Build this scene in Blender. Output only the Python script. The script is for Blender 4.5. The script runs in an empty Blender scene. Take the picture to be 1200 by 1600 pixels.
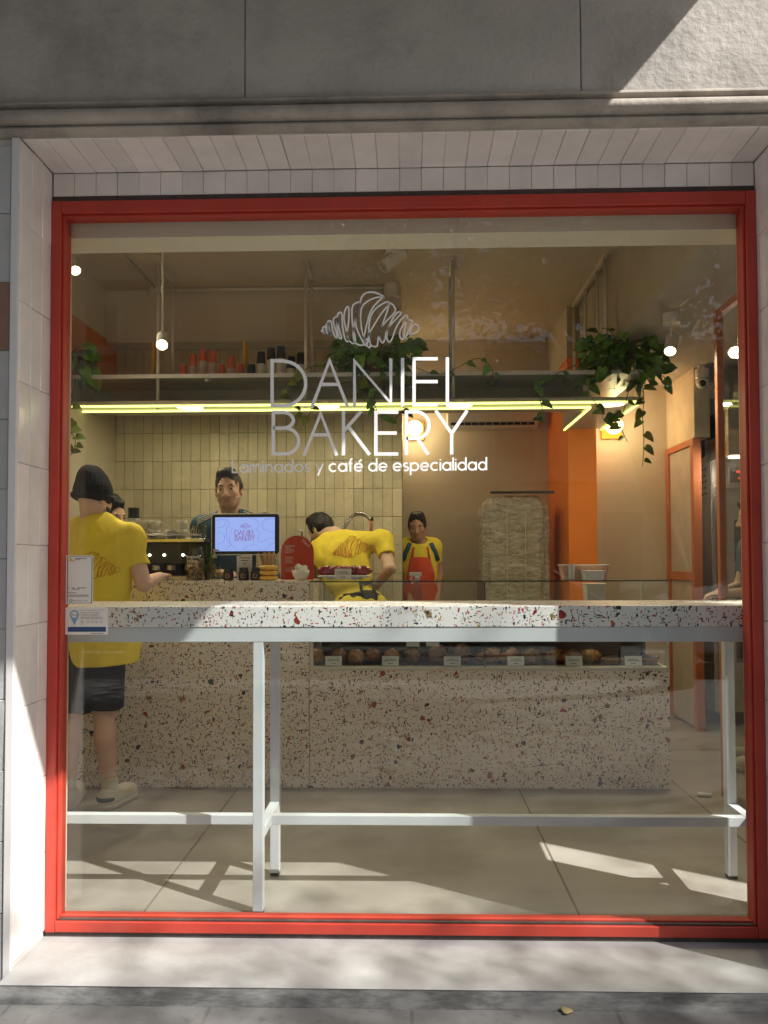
import bpy, bmesh, math, random
import numpy as np
from mathutils import Vector, Matrix
from mathutils.bvhtree import BVHTree

random.seed(7)
R_ = math.radians
S = bpy.context.scene
COL = S.collection

# ------------------------------------------------------------------ camera
F_PX, PPX, PPY = 1200.0, 610.0, 842.0
CAM_Z = 1.305
YAW, PITCH, ROLL = R_(1.45), R_(1.72), R_(-0.2)
cd = bpy.data.cameras.new('camera')
cam = bpy.data.objects.new('camera', cd)
COL.objects.link(cam)
cd.sensor_fit = 'VERTICAL'
cd.sensor_height = 36.0
cd.sensor_width = 27.0
cd.lens = F_PX / 1600 * 36
cd.shift_x = -(PPX - 600) / 1600
cd.shift_y = (PPY - 800) / 1600
cd.clip_start = 0.05
cd.clip_end = 500
cam.location = (0, 0, CAM_Z)
_RC = Matrix.Rotation(YAW, 3, 'Z') @ Matrix.Rotation(R_(90) + PITCH, 3, 'X') @ Matrix.Rotation(ROLL, 3, 'Z')
cam.rotation_euler = _RC.to_euler()
S.camera = cam

# ------------------------------------------------------------------ sky, sun, exposure
SUN_DIR = Vector((0.85, -0.50, 1.0)).normalized()          # towards the sun
w = bpy.data.worlds.new('World')
S.world = w
w.use_nodes = True
nt = w.node_tree
nt.nodes.clear()
sky = nt.nodes.new('ShaderNodeTexSky')
sky.sky_type = 'NISHITA'
sky.sun_disc = False
sky.sun_elevation = math.asin(SUN_DIR.z)
sky.sun_rotation = math.atan2(SUN_DIR.x, SUN_DIR.y)
sky.dust_density = 3.5
bg = nt.nodes.new('ShaderNodeBackground')
bg.inputs['Strength'].default_value = 0.07
wo = nt.nodes.new('ShaderNodeOutputWorld')
nt.links.new(sky.outputs[0], bg.inputs[0])
nt.links.new(bg.outputs[0], wo.inputs[0])
sl = bpy.data.lights.new('sun', 'SUN')
sl.energy = 5.0
sl.angle = R_(0.5)
sl.color = (1.0, 0.965, 0.915)
so = bpy.data.objects.new('sun', sl)
COL.objects.link(so)
so.rotation_euler = SUN_DIR.to_track_quat('Z', 'Y').to_euler()
S.view_settings.view_transform = 'Standard'
S.view_settings.look = 'None'
S.view_settings.exposure = 0.80
S.view_settings.gamma = 1
S.cycles.use_denoising = True
S.cycles.max_bounces = 10
S.cycles.transparent_max_bounces = 24
S.cycles.diffuse_bounces = 5
S.cycles.glossy_bounces = 4
S.cycles.sample_clamp_indirect = 6.0
S.cycles.caustics_reflective = False
S.cycles.caustics_refractive = False

def at(px, py, Y):
    """world point whose picture position is (px, py) at depth Y"""
    r = _RC @ Vector(((px - PPX) / F_PX, -(py - PPY) / F_PX, -1))
    t = Y / r.y
    return Vector((r.x * t, Y, CAM_Z + r.z * t))
def X(px, Y, py=878): return at(px, py, Y).x
def Z(py, Y, px=636): return at(px, py, Y).z

# ------------------------------------------------------------------ mesh builder
WL = {}
class MB:
    def __init__(s):
        s.v = []; s.f = []; s.m = []
    def add(s, vs, fs, mi=0):
        b = len(s.v)
        s.v += [tuple(p) for p in vs]
        s.f += [tuple(i + b for i in q) for q in fs]
        s.m += [mi] * len(fs)
        return s
    def box(s, x0, x1, y0, y1, z0, z1, mi=0):
        if x0 > x1: x0, x1 = x1, x0
        if y0 > y1: y0, y1 = y1, y0
        if z0 > z1: z0, z1 = z1, z0
        vs = [(x0,y0,z0),(x1,y0,z0),(x1,y1,z0),(x0,y1,z0),(x0,y0,z1),(x1,y0,z1),(x1,y1,z1),(x0,y1,z1)]
        return s.add(vs, [(0,3,2,1),(4,5,6,7),(0,1,5,4),(1,2,6,5),(2,3,7,6),(3,0,4,7)], mi)
    def obox(s, c, R, h, mi=0):
        c = Vector(c)
        vs = [c + R @ Vector((sx*h[0], sy*h[1], sz*h[2])) for sz in (-1,1) for sx, sy in ((-1,-1),(1,-1),(1,1),(-1,1))]
        return s.add(vs, [(0,3,2,1),(4,5,6,7),(0,1,5,4),(1,2,6,5),(2,3,7,6),(3,0,4,7)], mi)
    def tube(s, pts, r, n=8, mi=0, closed=False):
        pts = [Vector(p) for p in pts]
        k = len(pts)
        rs = r if isinstance(r, (list, tuple)) else [r] * k
        t0 = (pts[1] - pts[0]).normalized()
        a = Vector((0,0,1)) if abs(t0.z) < .9 else Vector((1,0,0))
        u = t0.cross(a).normalized()
        vs, fs = [], []
        for i, p in enumerate(pts):
            if closed: t = pts[(i+1) % k] - pts[i-1]
            elif i == 0: t = pts[1] - pts[0]
            elif i == k-1: t = pts[-1] - pts[-2]
            else: t = pts[i+1] - pts[i-1]
            if t.length < 1e-9: t = t0
            t.normalize()
            u = (u - t * u.dot(t))
            u = u.normalized() if u.length > 1e-6 else t.orthogonal().normalized()
            v = t.cross(u)
            for j in range(n):
                an = 2*math.pi*j/n
                vs.append(p + (u*math.cos(an) + v*math.sin(an)) * rs[i])
        rng = k if closed else k-1
        for i in range(rng):
            for j in range(n):
                a0 = i*n+j; a1 = i*n+(j+1) % n
                b0 = ((i+1) % k)*n+j; b1 = ((i+1) % k)*n+(j+1) % n
                fs.append((a0, a1, b1, b0))
        if not closed:
            fs.append(tuple(range(n-1, -1, -1)))
            fs.append(tuple((k-1)*n + j for j in range(n)))
        return s.add(vs, fs, mi)
    def lathe(s, prof, c=(0,0,0), n=24, mi=0, R=None):
        c = Vector(c); vs, fs = [], []
        k = len(prof)
        for r, z in prof:
            for j in range(n):
                an = 2*math.pi*j/n
                p = Vector((r*math.cos(an), r*math.sin(an), z))
                vs.append(c + (R @ p if R else p))
        for i in range(k-1):
            for j in range(n):
                fs.append((i*n+j, i*n+(j+1) % n, (i+1)*n+(j+1) % n, (i+1)*n+j))
        if prof[0][0] > 1e-5: fs.append(tuple(range(n-1, -1, -1)))
        if prof[-1][0] > 1e-5: fs.append(tuple((k-1)*n+j for j in range(n)))
        return s.add(vs, fs, mi)
    def prism(s, poly, y0, y1, mi=0, axis='y'):
        n = len(poly)
        if axis == 'y': g = lambda a, b, t: (a, t, b)
        elif axis == 'x': g = lambda a, b, t: (t, a, b)
        else: g = lambda a, b, t: (a, b, t)
        vs = [g(a, b, y0) for a, b in poly] + [g(a, b, y1) for a, b in poly]
        fs = [tuple(range(n)), tuple(range(2*n-1, n-1, -1))]
        for i in range(n): fs.append((i, (i+1) % n + 0, n + (i+1) % n, n + i)[::-1])
        return s.add(vs, fs, mi)
    def ell(s, c, r, n=16, m=10, mi=0, R=None, fn=None):
        c = Vector(c); vs, fs = [], []
        for i in range(m+1):
            th = math.pi*i/m
            for j in range(n):
                ph = 2*math.pi*j/n
                d = Vector((math.sin(th)*math.cos(ph), math.sin(th)*math.sin(ph), -math.cos(th)))
                q = fn(d) if fn else 1
                p = Vector((d.x*r[0], d.y*r[1], d.z*r[2])) * q
                vs.append(c + (R @ p if R else p))
        for i in range(m):
            for j in range(n):
                fs.append((i*n+j, i*n+(j+1) % n, (i+1)*n+(j+1) % n, (i+1)*n+j))
        return s.add(vs, fs, mi)
    def build(s, name, mats, parent=None, smooth=False, bevel=0, seg=2, fix=True, angle=None):
        off = WL.get(parent.name, Vector((0,0,0))) if parent else Vector((0,0,0))
        me = bpy.data.meshes.new(name)
        me.from_pydata([(a-off.x, b-off.y, c-off.z) for a, b, c in s.v], [], s.f)
        if not isinstance(mats, (list, tuple)): mats = [mats]
        for q in mats: me.materials.append(q)
        if len(mats) > 1: me.polygons.foreach_set('material_index', s.m)
        if fix:
            bm = bmesh.new(); bm.from_mesh(me)
            bmesh.ops.remove_doubles(bm, verts=bm.verts, dist=1e-6)
            bmesh.ops.recalc_face_normals(bm, faces=bm.faces)
            bm.to_mesh(me); bm.free()
        if smooth:
            me.polygons.foreach_set('use_smooth', [True]*len(me.polygons))
            if angle: me.set_sharp_from_angle(angle=R_(angle))
        o = bpy.data.objects.new(name, me)
        COL.objects.link(o)
        if parent: o.parent = parent
        WL[o.name] = off.copy()
        if bevel:
            b = o.modifiers.new('bevel', 'BEVEL')
            b.width = bevel; b.segments = seg; b.limit_method = 'ANGLE'; b.angle_limit = R_(40)
            b.harden_normals = False
        return o

def arrays_mesh(name, V, Q, mats, mi=None, parent=None):
    off = WL.get(parent.name, Vector((0,0,0))) if parent else Vector((0,0,0))
    V = V - np.array(off, dtype=np.float32)
    me = bpy.data.meshes.new(name)
    me.vertices.add(len(V)); me.vertices.foreach_set('co', V.astype(np.float32).ravel())
    me.loops.add(len(Q)*4); me.loops.foreach_set('vertex_index', Q.astype(np.int32).ravel())
    me.polygons.add(len(Q))
    me.polygons.foreach_set('loop_start', np.arange(0, len(Q)*4, 4, dtype=np.int32))
    for q in mats: me.materials.append(q)
    if mi is not None: me.polygons.foreach_set('material_index', mi.astype(np.int32))
    me.polygons.foreach_set('use_smooth', np.ones(len(Q), dtype=bool))
    me.update(calc_edges=True); me.validate()
    o = bpy.data.objects.new(name, me); COL.objects.link(o)
    if parent: o.parent = parent
    WL[o.name] = off.copy()
    return o

def tag(o, label, cat, group=None, kind=None):
    if label: o['label'] = label
    if cat: o['category'] = cat
    if group: o['group'] = group
    if kind: o['kind'] = kind
    return o
def thing(name, loc, label, cat, group=None):
    o = bpy.data.objects.new(name, None); COL.objects.link(o)
    o.empty_display_size = .05
    o.location = loc
    WL[o.name] = Vector(loc)
    return tag(o, label, cat, group)
def struct(o): o['kind'] = 'structure'; return o
def copy_tree(o, loc=None, label=None, parent=None, rz=None):
    c = o.copy(); COL.objects.link(c)
    c.parent = parent
    WL[c.name] = Vector(loc) if loc is not None else WL.get(o.name, Vector((0,0,0)))
    if loc is not None: c.location = loc
    if label: c['label'] = label
    if rz is not None: c.rotation_euler = (0,0,rz)
    for ch in list(o.children): copy_tree(ch, parent=c)
    return c

# ------------------------------------------------------------------ materials
def _base(name):
    m = bpy.data.materials.new(name); m.use_nodes = True
    n = m.node_tree.nodes; l = m.node_tree.links
    return m, n, l, n['Principled BSDF']
def nmath(n, l, op, a, b=None, c=None):
    q = n.new('ShaderNodeMath'); q.operation = op
    for i, v in enumerate((a, b, c)):
        if v is None: continue
        if isinstance(v, (int, float)): q.inputs[i].default_value = v
        else: l.new(v, q.inputs[i])
    return q.outputs[0]
def nmix(n, l, fac, a, b):
    q = n.new('ShaderNodeMix'); q.data_type = 'RGBA'
    for i, v in ((0, fac), (6, a), (7, b)):
        if isinstance(v, (int, float)): q.inputs[i].default_value = v
        elif isinstance(v, tuple): q.inputs[i].default_value = (*v[:3], 1)
        else: l.new(v, q.inputs[i])
    return q.outputs[2]
def nnoise(n, l, vec, scale, detail=4, rough=.55, dist=0):
    q = n.new('ShaderNodeTexNoise')
    q.inputs['Scale'].default_value = scale; q.inputs['Detail'].default_value = detail
    q.inputs['Roughness'].default_value = rough; q.inputs['Distortion'].default_value = dist
    if vec is not None: l.new(vec, q.inputs['Vector'])
    return q
def nramp(n, l, fac, stops):
    q = n.new('ShaderNodeValToRGB'); e = q.color_ramp.elements
    while len(e) < len(stops): e.new(.5)
    for k, (p, c) in enumerate(stops):
        e[k].position = p
        e[k].color = (c, c, c, 1) if isinstance(c, (int, float)) else (*c, 1)
    l.new(fac, q.inputs[0])
    return q.outputs[0]
def nmap(n, l, vec, scale=(1,1,1), rot=(0,0,0)):
    q = n.new('ShaderNodeMapping'); l.new(vec, q.inputs[0])
    q.inputs['Scale'].default_value = scale; q.inputs['Rotation'].default_value = rot
    return q.outputs[0]

def M(name, col, rough=.5, metal=0., var=.12, vs=6., bump=0., bs=60., spec=.5, coat=0., island=0., rvar=0., stretch=None, dirt=0., dirtcol=(.05,.045,.04)):
    m, n, l, p = _base(name)
    tc = n.new('ShaderNodeTexCoord').outputs['Object']
    if stretch: tc = nmap(n, l, tc, stretch)
    no = nnoise(n, l, tc, vs, 5)
    lo = tuple(max(0, c*(1-var)) for c in col); hi = tuple(min(1, c*(1+var)) for c in col)
    c = nmix(n, l, nramp(n, l, no.outputs[0], [(.3, 0.), (.7, 1.)]), lo, hi)
    if island:
        g = n.new('ShaderNodeNewGeometry').outputs['Random Per Island']
        hs = n.new('ShaderNodeHueSaturation')
        l.new(c, hs.inputs['Color'])
        l.new(nmath(n, l, 'MULTIPLY_ADD', g, island, 1-island/2), hs.inputs['Value'])
        c = hs.outputs[0]
    if dirt:
        d = nnoise(n, l, tc, 2.3, 8, .7)
        c = nmix(n, l, nmath(n, l, 'MULTIPLY', nramp(n, l, d.outputs[0], [(.48, 0.), (.72, 1.)]), dirt), c, dirtcol)
    l.new(c, p.inputs['Base Color'])
    p.inputs['Roughness'].default_value = rough
    if rvar:
        l.new(nmath(n, l, 'MULTIPLY_ADD', no.outputs[0], rvar, rough - rvar/2), p.inputs['Roughness'])
    p.inputs['Metallic'].default_value = metal
    p.inputs['Specular IOR Level'].default_value = spec
    p.inputs['Coat Weight'].default_value = coat
    p.inputs['Coat Roughness'].default_value = .08
    if bump:
        b = n.new('ShaderNodeBump'); b.inputs['Strength'].default_value = bump
        b.inputs['Distance'].default_value = .01
        l.new(nnoise(n, l, tc, bs, 4).outputs[0], b.inputs['Height'])
        l.new(b.outputs[0], p.inputs['Normal'])
    return m
def glow(name, col, strength):
    m, n, l, p = _base(name)
    p.inputs['Base Color'].default_value = (*col, 1)
    p.inputs['Emission Color'].default_value = (*col, 1)
    p.inputs['Emission Strength'].default_value = strength
    p.inputs['Roughness'].default_value = .4
    return m
def glass(name, tint=(.97,.98,.97), f0=.045, rough=0.0):
    m = bpy.data.materials.new(name); m.use_nodes = True
    n = m.node_tree.nodes; l = m.node_tree.links; n.clear()
    o = n.new('ShaderNodeOutputMaterial')
    tr = n.new('ShaderNodeBsdfTransparent'); tr.inputs[0].default_value = (*tint, 1)
    gl = n.new('ShaderNodeBsdfGlossy'); gl.inputs['Roughness'].default_value = rough
    lw = n.new('ShaderNodeLayerWeight'); lw.inputs['Blend'].default_value = .5
    p5 = nmath(n, l, 'POWER', lw.outputs['Facing'], 5.0)
    fr = nmath(n, l, 'MULTIPLY_ADD', p5, 1-f0, f0)
    mx = n.new('ShaderNodeMixShader')
    l.new(fr, mx.inputs[0]); l.new(tr.outputs[0], mx.inputs[1]); l.new(gl.outputs[0], mx.inputs[2])
    l.new(mx.outputs[0], o.inputs[0])
    return m
def terrazzo(name, base=(.62,.56,.48), scale=1.0, rough=.35):
    """white cement with multi-coloured stone chips at several sizes"""
    m, n, l, p = _base(name)
    tc = n.new('ShaderNodeTexCoord').outputs['Object']
    dn = nnoise(n, l, tc, 60*scale, 2)
    no = nnoise(n, l, tc, 5, 4)
    col = nmix(n, l, no.outputs[0], tuple(c*.93 for c in base), tuple(min(1, c*1.05) for c in base))
    pal = [(0.0,(.008,.012,.025)),(.20,(.012,.02,.032)),(.33,(.30,.022,.015)),(.54,(.45,.08,.02)),(.62,(.42,.26,.03)),(.72,(.09,.13,.03)),(.79,(.015,.03,.045)),(.89,(.26,.19,.10)),(.95,(.48,.02,.06))]
    for sc, rot, st, frac, th in ((25,(.3,.5,.2),(1,1,1),.11,.17),(55,(.5,.2,.9),(1.8,1,.7),.20,.14),(55,(-.4,.8,-.7),(.75,1,1.9),.20,.14),(95,(.2,-.6,.4),(1.3,1,.8),.24,.14)):
        q = nmap(n, l, tc, tuple(x*sc*scale for x in st), rot)
        ad = n.new('ShaderNodeVectorMath'); ad.operation = 'MULTIPLY_ADD'
        l.new(dn.outputs['Color'], ad.inputs[0]); ad.inputs[1].default_value = (.35,.35,.35); l.new(q, ad.inputs[2])
        q = ad.outputs[0]
        v1 = n.new('ShaderNodeTexVoronoi'); v1.inputs['Scale'].default_value = 1; l.new(q, v1.inputs['Vector'])
        v2 = n.new('ShaderNodeTexVoronoi'); v2.feature = 'DISTANCE_TO_EDGE'; v2.inputs['Scale'].default_value = 1; l.new(q, v2.inputs['Vector'])
        sp = n.new('ShaderNodeSeparateColor'); l.new(v1.outputs['Color'], sp.inputs[0])
        pick = nmath(n, l, 'LESS_THAN', sp.outputs[0], frac)
        thr = nmath(n, l, 'MULTIPLY_ADD', sp.outputs[1], .22, th-.05)
        ins = nmath(n, l, 'GREATER_THAN', v2.outputs['Distance'], thr)
        rp = n.new('ShaderNodeValToRGB'); rp.color_ramp.interpolation = 'CONSTANT'
        e = rp.color_ramp.elements
        while len(e) < len(pal): e.new(.5)
        for k, (pp, cc) in enumerate(pal): e[k].position = pp; e[k].color = (*cc, 1)
        l.new(sp.outputs[2], rp.inputs[0])
        col = nmix(n, l, nmath(n, l, 'MULTIPLY', pick, ins), col, rp.outputs[0])
    l.new(col, p.inputs['Base Color'])
    p.inputs['Roughness'].default_value = rough
    return m
def zellige(name, col, rough=.12, wav=.25, ws=16, island=.14, coat=.0):
    m, n, l, p = _base(name)
    tc = n.new('ShaderNodeTexCoord').outputs['Object']
    no = nnoise(n, l, tc, 9, 5)
    c = nmix(n, l, nramp(n, l, no.outputs[0], [(.3,0.),(.7,1.)]), tuple(x*.93 for x in col), tuple(min(1, x*1.06) for x in col))
    g = n.new('ShaderNodeNewGeometry').outputs['Random Per Island']
    hs = n.new('ShaderNodeHueSaturation'); l.new(c, hs.inputs['Color'])
    l.new(nmath(n, l, 'MULTIPLY_ADD', g, island, 1-island/2), hs.inputs['Value'])
    l.new(hs.outputs[0], p.inputs['Base Color'])
    p.inputs['Roughness'].default_value = rough
    b = n.new('ShaderNodeBump'); b.inputs['Strength'].default_value = wav; b.inputs['Distance'].default_value = .012
    l.new(nnoise(n, l, tc, ws, 4, .6, .6).outputs[0], b.inputs['Height'])
    l.new(b.outputs[0], p.inputs['Normal'])
    return m

def tiles(mb, o, u, v, nrm, nu, nv, tw, th, gap=.0016, thick=.006, tilt=.006, jit=.0006):
    """nu x nv hand-made tiles: bevelled pillows, each a little askew, laid from corner o along unit u and v"""
    o, u, v, nrm = Vector(o), Vector(u), Vector(v), Vector(nrm)
    rr = random.Random(hash((round(o.x,3), round(o.z,3), nu)) & 0xffff)
    for i in range(nu):
        for j in range(nv):
            a0 = i*tw+gap/2+rr.uniform(-jit,jit); a1 = (i+1)*tw-gap/2+rr.uniform(-jit,jit)
            b0 = j*th+gap/2+rr.uniform(-jit,jit); b1 = (j+1)*th-gap/2+rr.uniform(-jit,jit)
            tx, ty = rr.gauss(0, tilt), rr.gauss(0, tilt)
            bv = .0022
            ac, bc = (a0+a1)/2, (b0+b1)/2
            def P(a, b, h): return o + u*a + v*b + nrm*h
            vs = [P(a, b, 0) for a, b in ((a0,b0),(a1,b0),(a1,b1),(a0,b1))]
            vs += [P(a, b, thick*.7) for a, b in ((a0,b0),(a1,b0),(a1,b1),(a0,b1))]
            vs += [P(a, b, thick+tx*(a-ac)+ty*(b-bc)) for a, b in ((a0+bv,b0+bv),(a1-bv,b0+bv),(a1-bv,b1-bv),(a0+bv,b1-bv))]
            fs = []
            for k in range(4):
                k2 = (k+1) % 4
                fs += [(k, k2, 4+k2, 4+k), (4+k, 4+k2, 8+k2, 8+k)]
            fs.append((8, 9, 10, 11))
            mb.add(vs, fs)
    return mb

# text laid in a plane through origin o with unit axes u (right) and v (up)
_tc = {}
def text_geo(txt):
    if txt in _tc: return _tc[txt]
    cu = bpy.data.curves.new('t', 'FONT'); cu.body = txt; cu.size = 1; cu.resolution_u = 3
    ob = bpy.data.objects.new('t', cu); COL.objects.link(ob)
    dg = bpy.context.evaluated_depsgraph_get()
    ev = ob.evaluated_get(dg); me = ev.to_mesh()
    r = ([tuple(q.co) for q in me.vertices], [tuple(q.vertices) for q in me.polygons])
    ev.to_mesh_clear(); bpy.data.objects.remove(ob); bpy.data.curves.remove(cu)
    _tc[txt] = r
    return r
def text(mb, txt, o, u, v, size, width=None, mi=0, fn=None):
    vs, fs = text_geo(txt)
    if not vs: return
    wd = max(p[0] for p in vs)
    sx = (width/wd) if width else size
    o, u, v = Vector(o), Vector(u), Vector(v)
    out = [(o + u*(p[0]*sx) + v*(p[1]*size)) for p in vs]
    if fn: out = [fn(q) for q in out]
    mb.add(out, fs, mi)

# flat strokes of constant width; mp maps 2-D to 3-D, nrm is the offset that gives them thickness
_sk = [0]
def stroke(mb, pts, wd, mp, nrm, closed=False, mi=0, th=.0008):
    _sk[0] += 1; th = th + (_sk[0] % 7)*.00007; bk = (_sk[0] % 7)*.00002
    pts = [Vector((p[0], p[1])) for p in pts]
    k = len(pts); L, Rr = [], []
    for i in range(k):
        if closed: a, b = pts[i-1], pts[(i+1) % k]; d1 = pts[i]-a; d2 = b-pts[i]
        else:
            d1 = pts[i]-pts[i-1] if i else pts[1]-pts[0]
            d2 = pts[i+1]-pts[i] if i < k-1 else pts[-1]-pts[-2]
        if d1.length < 1e-9: d1 = d2
        if d2.length < 1e-9: d2 = d1
        d1 = d1.normalized(); d2 = d2.normalized()
        n1 = Vector((-d1.y, d1.x)); n2 = Vector((-d2.y, d2.x))
        mm = n1+n2
        if mm.length < .3: mm = n1; s = 1
        else:
            mm.normalize(); s = min(2.0, 1/max(.3, mm.dot(n1)))
        L.append(pts[i]+mm*wd/2*s); Rr.append(pts[i]-mm*wd/2*s)
    nrm = Vector(nrm)
    vs = [mp(p) for p in L]+[mp(p) for p in Rr]
    vs = [q+nrm*bk for q in vs]+[q+nrm*th for q in vs]
    fs = []
    for i in range(k if closed else k-1):
        j = (i+1) % k
        fs += [(i, j, k+j, k+i), (2*k+i, 3*k+i, 3*k+j, 2*k+j), (i, 2*k+i, 2*k+j, j), (k+i, k+j, 3*k+j, 3*k+i)]
    if not closed: fs += [(0, k, 3*k, 2*k), (k-1, 3*k-1, 4*k-1, 2*k-1)]
    mb.add(vs, fs, mi)
def arc(cx, cy, rx, ry, a0, a1, n=14):
    return [(cx+rx*math.cos(R_(a0+(a1-a0)*i/n)), cy+ry*math.sin(R_(a0+(a1-a0)*i/n))) for i in range(n+1)]
def crom(P, n=6, closed=False):
    P = [Vector(p) for p in P]; out = []; k = len(P)
    for i in range(k if closed else k-1):
        if closed: p0, p1, p2, p3 = P[i-1], P[i], P[(i+1) % k], P[(i+2) % k]
        else: p0, p1, p2, p3 = P[max(0,i-1)], P[i], P[i+1], P[min(k-1,i+2)]
        for j in range(n):
            t = j/n
            out.append(.5*((2*p1)+(p2-p0)*t+(2*p0-5*p1+4*p2-p3)*t*t+(3*p1-p0-3*p2+p3)*t**3))
    if not closed: out.append(P[-1])
    return out
# ------------------------------------------------------------------ palette
m_stucco = M('grey stucco', (.43,.405,.37), .9, var=.10, vs=4, bump=.5, bs=38, dirt=.55, dirtcol=(.16,.14,.12))
m_mould = M('moulding plaster', (.40,.36,.31), .85, var=.15, vs=5, bump=.25, bs=60, dirt=.75, dirtcol=(.10,.09,.08))
m_grout = M('tile grout', (.56,.51,.48), .9, var=.1)
m_tile_w = zellige('white wall tile', (.80,.75,.72), .16, .10, 10, .12)
m_tile_p = zellige('grey glossy pillar tile', (.42,.42,.41), .05, .5, 11, .25)
m_tile_b = zellige('cream zellige tile', (.64,.57,.42), .09, .55, 42, .2)
m_trim = M('pale edge trim', (.68,.66,.65), .4, var=.04)
m_red = M('red frame paint', (.50,.052,.032), .42, var=.10, vs=5, bump=.06, bs=50, rvar=.2, dirt=.22, dirtcol=(.30,.12,.09))
m_seal = M('dark glazing seal', (.07,.05,.045), .6, var=.3, vs=30)
m_glass = glass('window glass', f0=.042)
m_dglass = glass('display glass', (.96,.985,.97), .04)
m_vinyl = M('white vinyl', (.92,.92,.91), .45, var=.02)
m_cement = M('step cement', (.36,.36,.35), .55, var=.18, vs=2.6, bump=.15, bs=40, dirt=.75, dirtcol=(.22,.215,.205), rvar=.2)
m_floor = M('polished concrete floor', (.35,.325,.285), .38, var=.18, vs=1.6, bump=.03, bs=25, rvar=.25, dirt=.45, dirtcol=(.19,.16,.125))
m_cream = M('cream wall paint', (.62,.55,.44), .75, var=.05, vs=2)
m_beige = M('beige wall paint', (.58,.51,.42), .7, var=.05, vs=2, bump=.03, bs=30)
m_ceil = M('ceiling paint', (.56,.50,.41), .85, var=.06, vs=2, bump=.05, bs=20)
m_orangewall = M('orange wall paint', (.62,.22,.06), .7, var=.05)
m_orange = M('orange pillar paint', (.88,.235,.012), .5, var=.05, vs=3)
m_white = M('white painted metal', (.78,.80,.80), .35, var=.03)
m_tablew = M('white powder coat', (.60,.64,.66), .38, var=.04, vs=5)
m_offw = M('off white plastic', (.70,.66,.58), .45, var=.05)
m_terr = terrazzo('counter terrazzo', (.88,.82,.70), 1.22)
m_terrt = terrazzo('table terrazzo', (.80,.80,.78), 1.4)
m_black = M('black plastic', (.018,.018,.02), .35, var=.2)
m_chrome = M('stainless steel', (.62,.60,.57), .25, metal=1, var=.08, vs=4, stretch=(1,1,18))
m_copper = M('orange metal frame', (.50,.165,.07), .42, var=.06, vs=8)
m_shelf = M('shelf laminate', (.42,.385,.33), .35, var=.05)
m_rod = M('pale steel rod', (.72,.69,.62), .4, metal=.3, var=.05)
m_mustard = M('mustard paint', (.72,.42,.03), .5, var=.05)
m_wood = M('dark wood', (.13,.075,.04), .5, var=.3, vs=9, stretch=(1,8,8))
m_paper = M('white card', (.78,.76,.70), .7, var=.03)
m_ink = M('printed ink', (.12,.11,.10), .7, var=.1)
m_led = glow('lime white neon tube', (.96,1.0,.26), 1.5)
m_globe = glow('opal globe glass', (1.0,.72,.32), 3.0)
m_disc = glow('lit disc diffuser', (1.0,.80,.45), 2.5)
m_bulb = glow('spot lamp lens', (1.0,.80,.48), 7.0)

YF, YO, YB, YG = 2.45, 2.475, 2.70, 2.735
XL = (at(84,270,2.7).x + at(70,1453,2.7).x)/2
XR = (at(1178,252,2.7).x + at(1200,1458,2.7).x)/2
ZS, ZF = at(640,262,2.7).z, at(640,305.5,2.69).z
ZBAND = ZF+.021
print('DIMS', XL, XR, ZS, ZF, ZBAND, at(640,1455,2.69).z, at(640,1535,2.389).z)

# ------------------------------------------------------------------ ground
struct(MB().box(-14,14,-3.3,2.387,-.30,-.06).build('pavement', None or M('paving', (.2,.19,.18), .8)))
def paving():
    m, n, l, p = _base('pavement slabs')
    tc = n.new('ShaderNodeTexCoord').outputs['Object']
    br = n.new('ShaderNodeTexBrick'); l.new(nmap(n, l, tc, (1,1,1)), br.inputs['Vector'])
    br.inputs['Scale'].default_value = 1; br.inputs['Brick Width'].default_value = .62; br.inputs['Row Height'].default_value = .42
    br.inputs['Mortar Size'].default_value = .006; br.inputs['Color1'].default_value = (.25,.245,.235,1); br.inputs['Color2'].default_value = (.28,.275,.265,1)
    br.inputs['Mortar'].default_value = (.10,.095,.09,1); br.offset = .35
    no = nnoise(n, l, tc, 7, 9, .72); n2 = nnoise(n, l, tc, 30, 8, .7)
    c = nmix(n, l, nramp(n, l, no.outputs[0], [(.42,0.),(.62,.8)]), br.outputs[0], (.38,.375,.36))
    c = nmix(n, l, nramp(n, l, n2.outputs[0], [(.55,0.),(.7,.7)]), c, (.06,.057,.054))
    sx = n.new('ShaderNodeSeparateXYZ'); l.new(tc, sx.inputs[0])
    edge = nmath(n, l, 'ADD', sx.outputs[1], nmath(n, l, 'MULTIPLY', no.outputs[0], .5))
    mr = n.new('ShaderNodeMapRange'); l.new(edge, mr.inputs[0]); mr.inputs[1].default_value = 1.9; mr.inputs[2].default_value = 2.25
    c = nmix(n, l, nmath(n, l, 'MULTIPLY', mr.outputs[0], .75), c, (.085,.082,.078))  # darker towards the step: partial shade put into the slab colour
    l.new(c, p.inputs['Base Color']); p.inputs['Roughness'].default_value = .75
    b = n.new('ShaderNodeBump'); b.inputs['Strength'].default_value = .4; b.inputs['Distance'].default_value = .01
    l.new(no.outputs[0], b.inputs['Height']); l.new(b.outputs[0], p.inputs['Normal'])
    return m
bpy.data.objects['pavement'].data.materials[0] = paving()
def riser_mat():
    m, n, l, p = _base('weathered step edge')
    tc = n.new('ShaderNodeTexCoord').outputs['Object']
    a = nnoise(n, l, nmap(n, l, tc, (3,8,9)), 1.4, 8, .7)
    c = nmix(n, l, nramp(n, l, a.outputs[0], [(.40,0.),(.62,1.)]), (.12,.12,.115), (.33,.33,.32))
    l.new(c, p.inputs['Base Color']); p.inputs['Roughness'].default_value = .85
    b = n.new('ShaderNodeBump'); b.inputs['Strength'].default_value = .5; b.inputs['Distance'].default_value = .008
    l.new(a.outputs[0], b.inputs['Height']); l.new(b.outputs[0], p.inputs['Normal'])
    return m
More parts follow.
